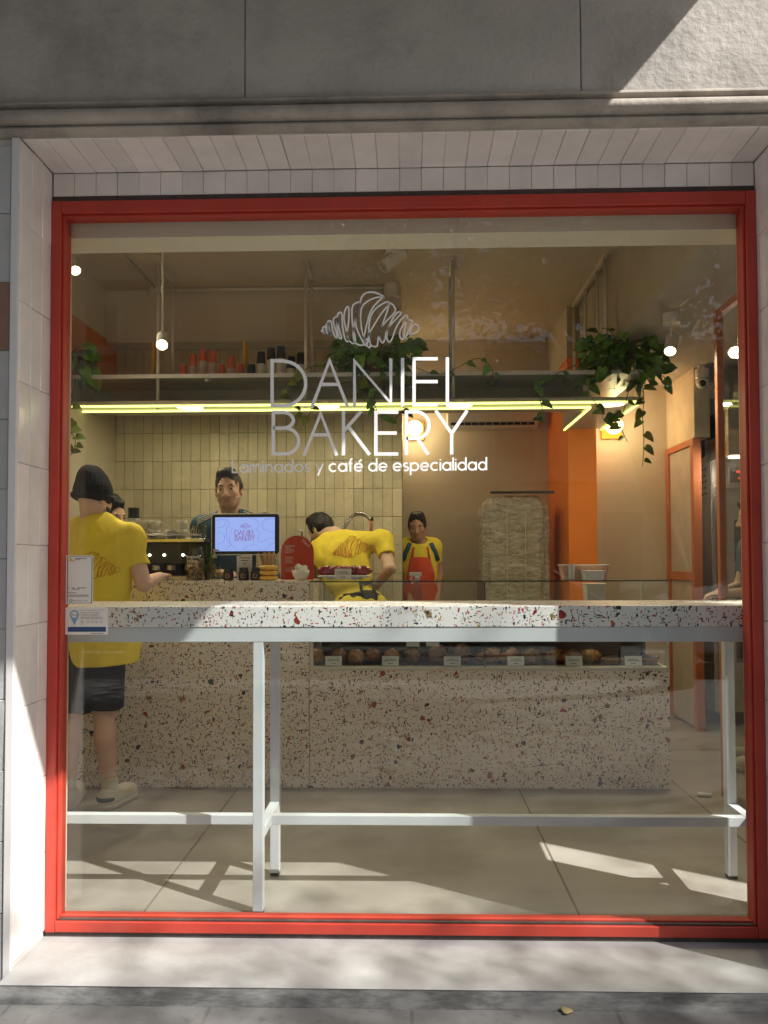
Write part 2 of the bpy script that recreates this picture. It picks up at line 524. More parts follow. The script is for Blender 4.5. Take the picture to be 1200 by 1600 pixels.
struct(MB().box(XL-.004,2.9,2.389,2.735,-.004,0).build('doorstep', m_cement, bevel=.003))
struct(MB().box(XL-.002,2.898,2.391,2.735,-.30,-.004).build('doorstep_base', riser_mat()))
fl = MB().box(-2.6,3.6,2.736,8.2,-.2,-.001)
fl = struct(fl.build('shop_floor', m_floor))
jo = MB()
for x in (.62, 1.55, -1.0):
    jo.box(x-.004, x+.004, 2.74, 7.1, -.001, .0012)
for y in (3.95, 5.4):
    jo.box(-2.3, 3.3, y-.003, y+.003, -.001, .0012)
struct(jo.build('floor_joint', M('floor joint filler', (.19,.16,.125), .7)))
struct(MB().box(-60,60,-11.2,-3.45,-.40,-.19).build('road', M('asphalt', (.055,.055,.058), .85, bump=.3, bs=90)))
struct(MB().box(-60,60,-3.45,-3.3,-.40,-.055).build('kerb', M('kerb stone', (.30,.29,.28), .8, bump=.2)))
struct(MB().box(-60,60,-15,-11.2,-.40,-.06).build('far_pavement', M('far paving', (.26,.25,.24), .85, bump=.2)))
gr = MB().box(-60,60,-120,40,-.5,-.41); struct(gr.build('ground', M('street ground', (.15,.145,.14), .9)))
mk = MB()
for k in range(-8, 9): mk.box(k*3.2, k*3.2+1.6, -7.36, -7.24, -.19, -.186)
struct(mk.build('road_marking', M('road paint', (.6,.6,.58), .7)))

# ------------------------------------------------------------------ the shop building
shop = thing('shop_building', (0, 2.6, 0), 'grey stucco shop front framed with white tile round the big window', 'building')
# upper wall in panels with open joints
DZ = ZS-2.690
up = MB(); up.box(-4.5,4.5,2.4775,2.79,ZS+.042,4.7)
js = [-4.5, -1.625, -.533, .559, 1.65, 4.5]
for a, b in zip(js[:-1], js[1:]): up.box(a+.0012, b-.0012, YF, 2.478, 2.782+DZ, 4.7)
up.build('upper_wall', m_stucco, shop, bevel=.004)
z0 = 2.694
prof = [(2.478,2.794),(2.437,2.794),(2.432,2.789),(2.432,2.783),(2.440,2.778),(2.452,2.774),(2.452,2.764)]
for a in range(0, 9):
    t = R_(90 + a*22.5); prof.append((2.440+.020*math.cos(t)*1.0-.004, 2.742+.021*math.sin(t)))
prof += [(2.452,2.718),(2.444,2.714),(2.440,2.706),(2.444,2.700),(2.468,z0),(2.478,z0)]
prof = [(a, b+DZ) for a, b in prof]
MB().prism(prof, -4.5, 4.5, axis='x').build('cornice_moulding', m_mould, shop, smooth=True, angle=50)
# soffit, band and reveals of hand-made tile
t = MB(); tw = (XR-XL)/32
tiles(t, (XL, 2.4785, ZS+.006), (1,0,0), (0,1,0), (0,0,-1), 32, 1, tw, YB-2.4785)
t.build('tile_soffit', m_tile_w, shop)
MB().box(XL-.02, XR+.02, 2.479, 2.80, ZS+.0065, ZS+.041).build('soffit_backing', m_grout, shop)
t = MB(); tiles(t, (XL, YB+.006, ZBAND), (1,0,0), (0,0,1), (0,-1,0), 32, 1, tw, ZS-ZBAND)
t.build('tile_band', m_tile_w, shop)
MB().box(XL, XR, YB+.0065, 2.80, ZBAND, ZS+.006).build('band_backing', m_grout, shop)
for sx, xx in ((1, XL), (-1, XR)):
    t = MB()
    cw = (YB-2.476)/3
    if sx > 0: tiles(t, (xx-.006, 2.476, ZS-10*.2688), (0,1,0), (0,0,1), (1,0,0), 3, 10, cw, .2688)
    else: tiles(t, (xx+.006, 2.476, ZS-10*.2688), (0,1,0), (0,0,1), (-1,0,0), 3, 10, cw, .2688)
    t.build('tile_reveal', m_tile_w, shop)
    MB().box(xx-sx*.03, xx-sx*.0065, 2.478, YB+.05, -.02, ZS).build('reveal_backing', m_grout, shop)
    MB().box(xx-sx*.002, xx-sx*.029, 2.466, 2.478, -.05, ZS+.003).build('edge_trim', m_trim, shop, bevel=.003)
    t = MB()
    for k in range(13):
        pass
    if sx > 0:
        tiles(t, (xx-.031-12*.15, YO+.004, -.05), (1,0,0), (0,0,1), (0,-1,0), 12, 9, .15, .2283, thick=.007, tilt=.01)
        t.build('tile_pillar', m_tile_p, shop); t = MB()
        tiles(t, (xx-.031-12*.15, YO+.004, -.05+10*.2283), (1,0,0), (0,0,1), (0,-1,0), 12, 2, .15, .2283, thick=.007, tilt=.01)
        t2 = MB(); tiles(t2, (xx-.031-12*.15, YO+.004, -.05+9*.2283), (1,0,0), (0,0,1), (0,-1,0), 12, 1, .15, .2283, thick=.007, tilt=.01)  # one row coloured brown to paint in an orange reflection on the glaze
        t2.build('reflection_tint_course', zellige('painted reflection tile', (.27,.155,.115), .05, .5, 11, .25), shop)
    else:
        tiles(t, (xx+.031, YO+.004, -.05), (1,0,0), (0,0,1), (0,-1,0), 3, 12, (1.668-xx-.031)/3, .2283, thick=.007, tilt=.01)
        t.build('tile_pillar', m_tile_p, shop); t = MB()
        tiles(t, (2.567, YO+.004, -.05), (1,0,0), (0,0,1), (0,-1,0), 8, 12, .15, .2283, thick=.007, tilt=.01)
    t.build('tile_pillar', m_tile_p, shop)
    if sx > 0: MB().box(xx-.0305, xx-3.2, YO+.0045, 2.79, -.3, ZS+.003).build('pillar_core', m_grout, shop)
    else:
        MB().box(xx+.0305, 1.67, YO+.0045, 2.79, -.3, ZS+.003).build('pillar_core', m_grout, shop)
        MB().box(2.565, xx+3.2, YO+.0045, 2.79, -.3, ZS+.003).build('pillar_core', m_grout, shop)
        MB().box(1.6701, 2.5649, YO+.0045, 2.79, 2.45, ZS+.003).build('door_lintel', m_grout, shop)
# balcony over the pavement, its right end short of the window's right edge
bal = MB().box(-4.2,1.355,1.15,2.449,3.60,3.74)
bal.box(-4.2,1.355,1.15,1.25,3.742,4.5).box(1.255,1.355,1.252,2.449,3.742,4.5)
bal.build('balcony', m_stucco, shop, bevel=.006)
# interior shell
MB().box(-2.45,-2.33,2.79,7.3,0,3.4).build('side_wall', m_cream, shop)
MB().box(-2.3295,-2.322,2.96,5.99,2.62,3.02).build('painted_band', m_orangewall, shop)
MB().box(-2.33,XL-.03,2.792,2.93,0,3.4).build('front_pier', m_cream, shop)
MB().box(XR+.03,1.42,2.792,2.93,0,2.44).build('front_pier', m_cream, shop)
MB().box(2.70,3.4,2.792,2.93,0,2.44).build('front_pier', m_cream, shop)
MB().box(XR+.0301,3.4,2.792,2.93,2.441,3.4).build('front_pier', m_cream, shop)
MB().box(XL-.03,XR+.03,2.792,2.93,2.512,3.4).build('inner_lintel', M('lintel paint', (.84,.78,.60), .7, var=.04), shop)
MB().box(-2.45,1.40,2.93,7.3,3.4,3.6).build('ceiling', m_ceil, shop)
MB().box(1.40,3.5,2.93,6.6,2.80,3.6).build('dropped_ceiling', M('dropped ceiling paint', (.48,.43,.37), .8, var=.06, bump=.04), shop)
# tiled back wall with a bulkhead above it
t = MB(); nb = 30
tiles(t, (-.06-nb*.0757, 6.006, 2.995-13*.2225), (1,0,0), (0,0,1), (0,-1,0), nb, 13, .0757, .2225, gap=.0028, tilt=.014)
t.build('tiled_wall', m_tile_b, shop)
MB().box(-2.33,-.06,6.0065,6.12,0,3.4).build('tile_backing', M('dark wall grout', (.27,.22,.14), .9), shop)
MB().box(-2.33,-.06,5.80,6.0,2.995,3.4).build('bulkhead', m_cream, shop)
MB().box(-.2,1.60,7.2,7.3,0,3.4).build('rear_wall', m_beige, shop)
MB().box(-.30,-.06,6.121,7.199,0,3.4).build('return_wall', m_beige, shop)
MB().box(1.531,2.32,6.6,6.72,0,2.80).build('sconce_wall', m_cream, shop)
MB().box(2.2,2.32,5.96,6.599,2.26,2.799).build('door_head', M('pale cream paint', (.68,.60,.45), .7), shop)
MB().box(1.298,1.529,6.301,7.199,2.981,3.4).build('pillar_head', m_beige, shop)
MB().box(1.297,1.53,6.3,7.199,0,2.98).build('orange_pillar', m_orange, shop, bevel=.004)
MB().box(3.4,3.5,2.93,7.3,0,3.6).build('kitchen_wall', M('kitchen paint', (.45,.43,.40), .6), shop)
MB().box(2.32,3.4,7.1,7.25,0,2.8).build('kitchen_wall', M('blue grey paint', (.16,.20,.22), .6), shop)
MB().box(1.53,3.5,6.72,7.3,2.80,3.6).build('upper_wall_panel', m_beige, shop)
MB().box(-4.5,4.5,2.792,8.2,3.61,4.7).build('upper_storey', m_stucco, shop)
MB().box(-2.6,3.6,7.31,7.5,-.2,3.6).build('outer_wall', m_stucco, shop)
MB().box(-4.5,-2.451,2.792,7.5,-.2,3.6).build('outer_wall', m_stucco, shop)
MB().box(3.501,4.5,2.792,7.5,-.2,3.6).build('outer_wall', m_stucco, shop)

# ------------------------------------------------------------------ the window
win = thing('shop_window', (0, YB, 0), 'large fixed window in a red painted frame with white lettering', 'window')
f = MB()
zb = .016; fw = .036
f.box(XL+.001, XL+fw, 2.688, 2.775, zb, ZF); f.box(XR-fw, XR-.001, 2.688, 2.775, zb, ZF)
f.box(XL+fw+.0005, XR-fw-.0005, 2.688, 2.775, ZF-.046, ZF-.001); f.box(XL+fw+.0005, XR-fw-.0005, 2.688, 2.775, zb+.001, zb+.038)
frame = f.build('frame', m_red, win, bevel=.003)
f = MB()
g0, g1 = XL+fw, XR-fw
f.box(g0+.0006, g0+.009, 2.700, 2.727, zb+.039, ZF-.047); f.box(g1-.009, g1-.0006, 2.700, 2.727, zb+.039, ZF-.047)
f.box(g0+.0095, g1-.0095, 2.700, 2.727, ZF-.056, ZF-.047); f.box(g0+.0095, g1-.0095, 2.712, 2.727, zb+.039, zb+.050)
f.build('glazing_bead', m_red, frame, bevel=.002)
f = MB()
f.box(g0+.0095, g1-.0095, 2.698, 2.711, zb+.039, zb+.044)
f.box(XL+.002, XR-.002, 2.70, 2.78, ZF, ZF+.0205)
f.box(XL+.002, XR-.002, 2.695, 2.78, .0005, zb)
f.build('seal', m_seal, frame)
pane = MB().box(g0+.002, g1-.002, YG-.004, YG+.004, zb+.040, ZF-.048).build('glass_pane', m_glass, win)

YV = YG-.0052
_o = at(600, 800, YV)
def gp(p): q = at(p.x, p.y, YV); return q
lt = MB(); SW = 5.2
def ltr(pts, closed=False, wd=SW): stroke(lt, [(400+x/3, 440+y/3) for x, y in pts], wd, gp, (0,-1,0), closed)
h = 8.5
ltr([(67+h,365+h-3)]+[(130,372)]+arc(130,478,103,104,-90,90,20)[1:]+[(67+h,581)], True)
ltr([(262,588),(345,370),(430,588)]); ltr([(297,482),(392,482)])
ltr([(462,588),(462,372),(632,570),(632,360)])
ltr([(687,585),(687,358)])
ltr([(852,362),(741,362),(741,578),(852,578)]); ltr([(741,469),(852,469)])
ltr([(897,355),(897,577),(996,577)])
ltr([(81,613)]+[(125,613)]+arc(125,650,50,37,-90,90,14)[1:]+[(81,687)])
ltr([(81,687)]+[(138,687)]+arc(138,747,62,60,-90,90,14)[1:]+[(81,807),(81,613)])
ltr([(225,815),(303,618),(378,815)]); ltr([(257,718),(347,718)])
ltr([(410,815),(410,606)]); ltr([(493,608),(412,700)]); ltr([(432,678),(533,812)])
ltr([(667,612),(562,612),(562,808),(667,808)]); ltr([(562,710),(660,710)])
ltr([(705,812),(705,611),(750,611)]+arc(750,673,62,62,-90,90,16)[1:]+[(705,735)])
ltr([(757,735),(808,811)])
ltr([(842,604),(917,712),(990,604)]); ltr([(917,706),(917,810)])
lt.build('lettering', m_vinyl, win)

GL = {}
_c = lambda a0, a1: arc(.5,.5,.44,.44,a0,a1,22)
GL['L'] = ([[(.06,1.5),(.06,.06),(.66,.06)]], .70)
GL['a'] = ([_c(0,360),[(.94,1),(.94,0)]], 1.0)
GL['m'] = ([[(.06,0),(.06,1)],[(.06,.55)]+arc(.36,.64,.3,.3,180,0,10)+[(.66,0)],[(.66,.55)]+arc(.96,.64,.3,.3,180,0,10)+[(1.26,0)]], 1.32)
GL['i'] = ([[(.06,0),(.06,1)],[(.06,1.22),(.06,1.36)]], .12)
GL['n'] = ([[(.06,0),(.06,1)],[(.06,.5)]+arc(.42,.58,.36,.36,180,0,12)+[(.78,0)]], .84)
GL['d'] = ([_c(0,360),[(.94,1.55),(.94,0)]], 1.0)
GL['o'] = ([_c(0,360)], 1.0)
GL['s'] = ([arc(.32,.72,.24,.22,40,270,12)+arc(.32,.28,.26,.22,90,-140,12)], .62)
GL['y'] = ([[(.03,1),(.42,.06)],[(.84,1),(.24,-.42)]], .86)
GL['c'] = ([_c(48,312)], .90)
GL['f'] = ([[(.22,0),(.22,1.2)]+arc(.46,1.25,.24,.24,180,90,8)[1:],[(0,.95),(.46,.95)]], .48)
GL['e'] = ([[(.06,.5),(.94,.5)]+_c(0,318)], 1.0)
GL['\u00e9'] = (GL['e'][0]+[[(.55,1.14),(.86,1.42)]], 1.0)
GL['p'] = ([_c(0,360),[(.06,1),(.06,-.5)]], 1.0)
GL['l'] = ([[(.06,0),(.06,1.55)]], .12)
GL[' '] = ([], .30)
tg = MB(); line = 'Laminados y caf\u00e9 de especialidad'
tot = sum(GL[c][1]+.17 for c in line)
x0, x1, yb0, yb1, xh = 362.5, 763, 738.8, 734.6, 13.2
u = 0; k = (x1-x0)/tot
for ch in line:
    for pts in GL[ch][0]:
        q = []
        for a, b in pts:
            xx = x0+(u+a)*k
            q.append((xx, yb0+(yb1-yb0)*(xx-x0)/(x1-x0)-b*xh))
        closed = len(q) > 5 and abs(q[0][0]-q[-1][0]) < .01 and abs(q[0][1]-q[-1][1]) < .01
        stroke(tg, q[:-1] if closed else q, 2.6, gp, (0,-1,0), closed)
    u += GL[ch][1]+.17
tg.build('tagline', m_vinyl, win)

CRO = [(75,508),(92,522),(114,543),(100,512),(95,485),(112,469),(128,490),(138,530),(160,552),(178,561),(158,520),(130,470),(135,443),(146,440),(150,470),(156,540),(172,556),(160,480),(146,430),(160,409),(182,420),(200,510),(222,570),(242,583),(240,540),(215,460),(204,410),(218,376),(240,376),(246,400),(246,480),(262,570),(285,597),(288,570),(262,480),(245,400),(252,345),(275,322),(296,345),(302,470),(325,590),(350,626),(362,600),(340,500),(318,400),(322,320),(348,264),(366,285),(366,400),(350,540),(360,600),(395,638),(425,642),(436,600),(415,500),(400,380),(402,270),(430,230),(474,222),(455,320),(425,440),(412,530),(425,620),(460,655),(510,662),(518,640),(470,540),(440,450),(445,360),(475,240),(510,150),(560,114),(620,112),(680,130),(733,160),(660,165),(590,190),(525,235),(497,290),(490,380),(500,490),(525,580),(550,655),(585,688),(590,640),(555,600),(530,640),(530,560),(560,420),(600,300),(660,220),(733,160)]
CRO2 = [(520,640),(545,668),(560,640),(580,540),(620,470),(700,340),(785,235),(770,213),(720,230),(640,290),(600,350),(582,420),(576,520),(585,620),(600,665),(630,676),(662,670),(670,610),(690,520),(730,410),(770,300),(790,235),(825,240),(853,295),(820,350),(750,420),(700,490),(682,560),(700,620),(725,635),(745,590),(760,520),(820,430),(880,370),(911,330),(890,316),(850,345),(800,430),(768,520),(764,600),(788,630),(820,590),(850,500),(900,410),(960,352),(982,380),(965,430),(945,520),(935,590),(915,600),(896,560),(910,490),(950,430),(990,398),(1025,410),(1010,460),(980,530),(960,575),(975,590),(1000,540),(1025,470),(1060,443),(1098,470),(1085,515),(1040,540),(1000,555),(975,588)]
def croissant_strokes(mb, mp, nrm, wd, th=.0008):
    for P in (CRO, CRO2): stroke(mb, crom(P, 5), wd, mp, nrm, False, 0, th)
lg = MB()
croissant_strokes(lg, lambda p: at(490+p.x/6.667, 440+p.y/6.667, YV), (0,-1,0), 15)
lg.build('croissant_logo', m_vinyl, win)
# two stickers on the glass
def sheet(name, quad, label):
    a, b = at(quad[0], quad[1], YV), at(quad[2], quad[3], YV)
    th_ = thing(name, (a.x, YV, b.z), label, 'notice')
    MB().box(a.x, b.x, YV-.0012, YV-.0002, b.z, a.z).build('sheet', m_paper, th_)
    return th_
no1 = sheet('paper_notice', (103.5,868,145,943.5), 'white paper notice stuck inside the glass above the blue sticker')
ln = MB()
def lines(mb, rows, Yp=YV-.0014):
    for (xa, xb, y, hh) in rows:
        a, b = at(xa, y-hh/2, Yp), at(xb, y+hh/2, Yp)
        mb.box(a.x, b.x, Yp-.0003, Yp, b.z, a.z)
lines(ln, [(106,108,918.5,.9),(112,117,918.5,.9),(121,134,918.5,1),(112,124,920.5,1),(106,119,926.3,.8),(107.5,139,929.8,.7),(107.5,138,931.6,.7),(117,135.5,872.6,1.0),(117,125,874.4,.7)])
fr = at(105.5,870,YV-.0014); to = at(143.5,942.5,YV-.0014)
for (xa, xb, y) in ((105.5,143.5,869.6),(105.5,143.5,942.2)): lines(ln, [(xa,xb,y,.5)])
for xx in (105.5,143.5):
    lines(ln, [(xx-.25,xx+.25,906,72)])
q = at(113.8,939.3,YV-.0016); text(ln, 'Buenos Aires Ciudad', q, (1,0,0), (0,0,1), .0075, at(137,939,YV).x-q.x)
q = at(111,938.4,YV-.0016); ln.tube([Vector((q.x+.0045*math.cos(a*.7), q.y, q.z+.0045*math.sin(a*.7))) for a in range(9)], .0008, 5, closed=True)
ln.build('print', m_ink, no1)
yl = MB(); lines(yl, [(109,112,874.5,5),(113,115.5,876,3)]); yl.build('emblem', m_mustard, no1)
no2 = sheet('card_sticker', (102.5,949,168.5,991.5), 'white card sticker with a blue map pin stuck low on the glass')
m_pin = M('pin blue', (.16,.36,.50), .5); m_navy = M('navy band', (.03,.07,.18), .5)
pb = MB()
c = at(116.3,960.5,YV-.0014); s_ = 2.71/1200
pin = arc(0,0,7.3,7.3,-25,205,20)+[(0,-16.5)]
pb.prism([(c.x+a*s_, c.z+b*s_) for a, b in pin], YV-.0017, YV-.0013)
pb.build('map_pin', m_pin, no2)
pw = MB(); pw.prism([(c.x+a*s_, c.z+b*s_) for a, b in arc(0,0,5,5,0,345,22)], YV-.0021, YV-.0018); pw.build('pin_centre', m_paper, no2)
ln = MB()
text(ln, 'Ac\u00e1', (c.x-.0095, YV-.0024, c.z-.004), (1,0,0), (0,0,1), .0125, .019)
for k, tx in enumerate(('Pod\u00e9s usar tu tarjeta', 'de d\u00e9bito y obten\u00e9s la', 'devoluci\u00f3n de impuesto')):
    q = at(126, 958.3+3.5*k, YV-.0016); text(ln, tx, q, (1,0,0), (0,0,1), .0075, at((156,155,159)[k],958,YV).x-q.x)
lines(ln, [(126,130,970.5,.8),(126,131,973,.5),(126,131,975,.5),(142,161.5,989.6,.8)])
lines(ln, [(124,162.5,953.4,.35),(124,162.5,966.8,.35)])
for xx in (137.5,144.5,151.3,158.3):
    q = at(xx,971.5,YV-.0016); ln.tube([Vector((q.x+.0048*math.cos(a*.7), q.y, q.z+.0042*math.sin(a*.7))) for a in range(9)], .0004, 4, closed=True)
ln.build('print', m_ink, no2)
nb_ = MB(); lines(nb_, [(106,165.5,983.3,7.6)]); nb_.build('band', m_navy, no2)
# ------------------------------------------------------------------ people: one smooth surface per body, grown from a distance field
class Field:
    def __init__(s, lo, hi, h):
        s.h = h; s.lo = np.array(lo, dtype=np.float32)
        s.n = [int(math.ceil((hi[i]-lo[i])/h))+1 for i in range(3)]
        s.ax = [(s.lo[i] + np.arange(s.n[i], dtype=np.float32)*h) for i in range(3)]
        s.d = np.full(s.n, .12, dtype=np.float32)
    def _sl(s, lo, hi):
        q = []
        for i in range(3):
            a = max(0, int((lo[i]-s.lo[i])/s.h)); b = min(s.n[i], int((hi[i]-s.lo[i])/s.h)+2)
            if b <= a: return None
            q.append(slice(a, b))
        return tuple(q)
    def _P(s, sl):
        return np.meshgrid(s.ax[0][sl[0]], s.ax[1][sl[1]], s.ax[2][sl[2]], indexing='ij', sparse=True)
    def _mix(s, sl, d, k, op):
        c = s.d[sl]
        if op == 'u':
            hh = np.maximum(k-np.abs(c-d), 0)/k
            s.d[sl] = np.minimum(c, d)-hh*hh*k*.25
        else:
            d = -d
            hh = np.maximum(k-np.abs(c-d), 0)/k
            s.d[sl] = np.maximum(c, d)+hh*hh*k*.25
    def cap(s, a, b, ra, rb, k=.02, op='u', flat=False, sq=None):
        a = np.array(a, dtype=np.float32); b = np.array(b, dtype=np.float32)
        m = max(ra, rb)+k+.02
        sl = s._sl(np.minimum(a, b)-m, np.maximum(a, b)+m)
        if sl is None: return
        x, y, z = s._P(sl)
        ab = b-a; L2 = float(ab@ab)
        px, py, pz = x-a[0], y-a[1], z-a[2]
        tt = (px*ab[0]+py*ab[1]+pz*ab[2])/L2
        t = np.clip(tt, 0, 1.3 if flat else 1)
        d = np.sqrt((px-ab[0]*t)**2+(py-ab[1]*t)**2+(pz-ab[2]*t)**2)-(ra+(rb-ra)*t)
        if flat: d = np.maximum(d, (tt-1)*math.sqrt(L2))
        s._mix(sl, d, k, op)
    def ell(s, c, r, R=None, k=.02, op='u'):
        c = np.array(c, dtype=np.float32); m = max(r)+k+.02
        sl = s._sl(c-m, c+m)
        if sl is None: return
        x, y, z = s._P(sl)
        px, py, pz = x-c[0], y-c[1], z-c[2]
        if R is not None:
            R = np.array(R, dtype=np.float32)
            qx = px*R[0,0]+py*R[1,0]+pz*R[2,0]; qy = px*R[0,1]+py*R[1,1]+pz*R[2,1]; qz = px*R[0,2]+py*R[1,2]+pz*R[2,2]
        else: qx, qy, qz = px, py, pz
        k0 = np.sqrt((qx/r[0])**2+(qy/r[1])**2+(qz/r[2])**2)
        k1 = np.sqrt((qx/r[0]**2)**2+(qy/r[1]**2)**2+(qz/r[2]**2)**2)+1e-6
        s._mix(sl, k0*(k0-1)/k1, k, op)
    def plane(s, p, nrm, k=.004, lo=None, hi=None):
        """remove everything on the side nrm points to"""
        sl = s._sl(lo if lo is not None else s.lo, hi if hi is not None else s.lo+np.array(s.n)*s.h)
        x, y, z = s._P(sl)
        s._mix(sl, -((x-p[0])*nrm[0]+(y-p[1])*nrm[1]+(z-p[2])*nrm[2]), k, 's')
    def wrinkle(s, amp, freq, seed=0, zs=1.0):
        rr = np.random.RandomState(seed)
        x, y, z = s._P((slice(None),)*3)
        t = 0
        for i in range(7):
            v = rr.normal(size=3); v /= np.linalg.norm(v); v[2] *= zs
            f = freq*(1+.35*i)
            t = t+np.sin(f*(v[0]*x+v[1]*y+v[2]*z)+rr.uniform(0, 6.3)+1.3*np.sin(f*.37*(v[1]*x-v[0]*y+z*.6)))/(1+.3*i)
        s.d += (amp*.4*t).astype(np.float32)
    def ribs(s, c, R, n, amp):
        x, y, z = s._P((slice(None),)*3)
        R = np.array(R, dtype=np.float32)
        qx = (x-c[0])*R[0,0]+(y-c[1])*R[1,0]+(z-c[2])*R[2,0]; qy = (x-c[0])*R[0,1]+(y-c[1])*R[1,1]+(z-c[2])*R[2,1]
        s.d += (amp*np.sin(n*np.arctan2(qy, qx))).astype(np.float32)
    def mesh(s, relax=2):
        d = s.d; nx, ny, nz = d.shape
        ins = d < 0
        c = np.zeros((nx-1, ny-1, nz-1), dtype=np.int8)
        for i in (0,1):
            for j in (0,1):
                for k in (0,1): c += ins[i:nx-1+i, j:ny-1+j, k:nz-1+k]
        act = (c > 0) & (c < 8)
        I = np.argwhere(act)
        idx = -np.ones(act.shape, dtype=np.int64); idx[act] = np.arange(len(I))
        acc = np.zeros((len(I), 3)); cnt = np.zeros(len(I))
        cor = [(i,j,k) for i in (0,1) for j in (0,1) for k in (0,1)]
        for a in range(8):
            for b in range(a+1, 8):
                A, B = np.array(cor[a]), np.array(cor[b])
                if abs(A-B).sum() != 1: continue
                da = d[tuple((I+A).T)]; db = d[tuple((I+B).T)]
                cr = (da < 0) != (db < 0)
                t = np.where(cr, da/np.where(da-db == 0, 1, da-db), 0)
                acc += np.where(cr[:, None], A+(B-A)*t[:, None], 0); cnt += cr
        V = (I+acc/cnt[:, None])*s.h+s.lo
        Q = []
        for ax in range(3):
            sh = [slice(None)]*3; sh2 = [slice(None)]*3
            sh[ax] = slice(0, -1); sh2[ax] = slice(1, None)
            e = ins[tuple(sh)] != ins[tuple(sh2)]
            E = np.argwhere(e)
            o1, o2 = [(1,2),(2,0),(0,1)][ax]
            ok = (E[:, o1] > 0) & (E[:, o2] > 0) & (E[:, o1] < d.shape[o1]-1) & (E[:, o2] < d.shape[o2]-1)
            E = E[ok]
            a1 = np.zeros(3, dtype=int); a1[o1] = 1; a2 = np.zeros(3, dtype=int); a2[o2] = 1
            q = np.stack([idx[tuple((E-a1-a2).T)], idx[tuple((E-a2).T)], idx[tuple(E.T)], idx[tuple((E-a1).T)]], 1)
            fl = ins[tuple(E.T)]
            q = np.where(fl[:, None], q, q[:, ::-1])
            Q.append(q)
        Q = np.concatenate(Q)
        for _ in range(relax):
            sm = np.zeros_like(V); ct = np.zeros(len(V))
            for a, b in ((0,1),(1,2),(2,3),(3,0)):
                np.add.at(sm, Q[:, a], V[Q[:, b]]); np.add.at(ct, Q[:, a], 1)
                np.add.at(sm, Q[:, b], V[Q[:, a]]); np.add.at(ct, Q[:, b], 1)
            V = V*.5+(sm/np.maximum(ct, 1)[:, None])*.5
        return V.astype(np.float32), Q

def frame_of(fwd, up=(0,0,1)):
    f = Vector(fwd).normalized(); x = f.cross(Vector(up)).normalized(); z = x.cross(f)
    return Matrix((x, f, z)).transposed()                    # columns: lateral, forward, up

m_skin = M('skin', (.68,.45,.34), .5, var=.06, vs=20)
m_skin2 = M('tan skin', (.46,.26,.17), .5, var=.06, vs=20)
m_lip = M('lips', (.44,.21,.16), .5)
m_eye = M('eye white', (.55,.52,.48), .3, var=.02)
m_iris = M('iris', (.02,.012,.01), .25)
m_hairb = M('dark brown hair', (.025,.016,.012), .55, var=.4, vs=60, stretch=(1,1,.25), bump=.5, bs=140)
m_hairk = M('black hair', (.010,.009,.010), .5, var=.4, vs=60, stretch=(1,1,.25), bump=.5, bs=140)
m_yellow = M('yellow cotton', (.84,.67,.055), .85, var=.07, vs=7, bump=.55, bs=15)
m_blackc = M('black cotton', (.014,.013,.015), .85, var=.2, bump=.1, bs=200)
m_navy_c = M('navy jersey', (.030,.085,.16), .7, var=.12, bump=.08, bs=200)
m_stripe = M('white stripe', (.70,.68,.60), .7)
m_apron = M('orange apron cloth', (.60,.075,.03), .8, var=.08, bump=.1, bs=160)
m_knit = M('black knit', (.012,.012,.014), .95, var=.3, vs=30, bump=.9, bs=160, stretch=(1,1,.12))
m_shoe = M('cream trainer', (.62,.57,.48), .6, var=.08)
m_sole = M('trainer sole', (.60,.54,.44), .6)
m_dark = M('dark trousers', (.02,.021,.026), .85, bump=.1, bs=150)

def hand(F, wr, dr, pn, sc=1.0, curl=.5, side=1):
    """wr wrist, dr direction of the fingers, pn palm normal; five bent digits"""
    dr = Vector(dr).normalized(); pn = Vector(pn); pn = (pn-dr*pn.dot(dr)).normalized(); la = dr.cross(pn)*side
    wr = Vector(wr); R = Matrix((la, dr, pn)).transposed()
    F.ell(wr+dr*.045*sc, (.038*sc,.05*sc,.016*sc), R, k=.015)
    for i, (o, L) in enumerate(((-.029,.066),(-.010,.076),(.010,.072),(.028,.056))):
        b = wr+dr*.088*sc+la*o*sc
        d1 = (dr*math.cos(curl*.6)+pn*math.sin(curl*.6)); d2 = (dr*math.cos(curl*1.7)+pn*math.sin(curl*1.7))
        m1 = b+d1*L*.5*sc; m2 = m1+d2*L*.5*sc
        F.cap(b, m1, .0088*sc, .0082*sc, k=.006); F.cap(m1, m2, .0082*sc, .007*sc, k=.003)
    b = wr+dr*.03*sc-la*.034*sc; m1 = b+(dr*.7-la*.7+pn*.3).normalized()*.034*sc; m2 = m1+(dr*.9-la*.2+pn*.4).normalized()*.028*sc
    F.cap(b, m1, .012*sc, .0098*sc, k=.01); F.cap(m1, m2, .0098*sc, .008*sc, k=.003)

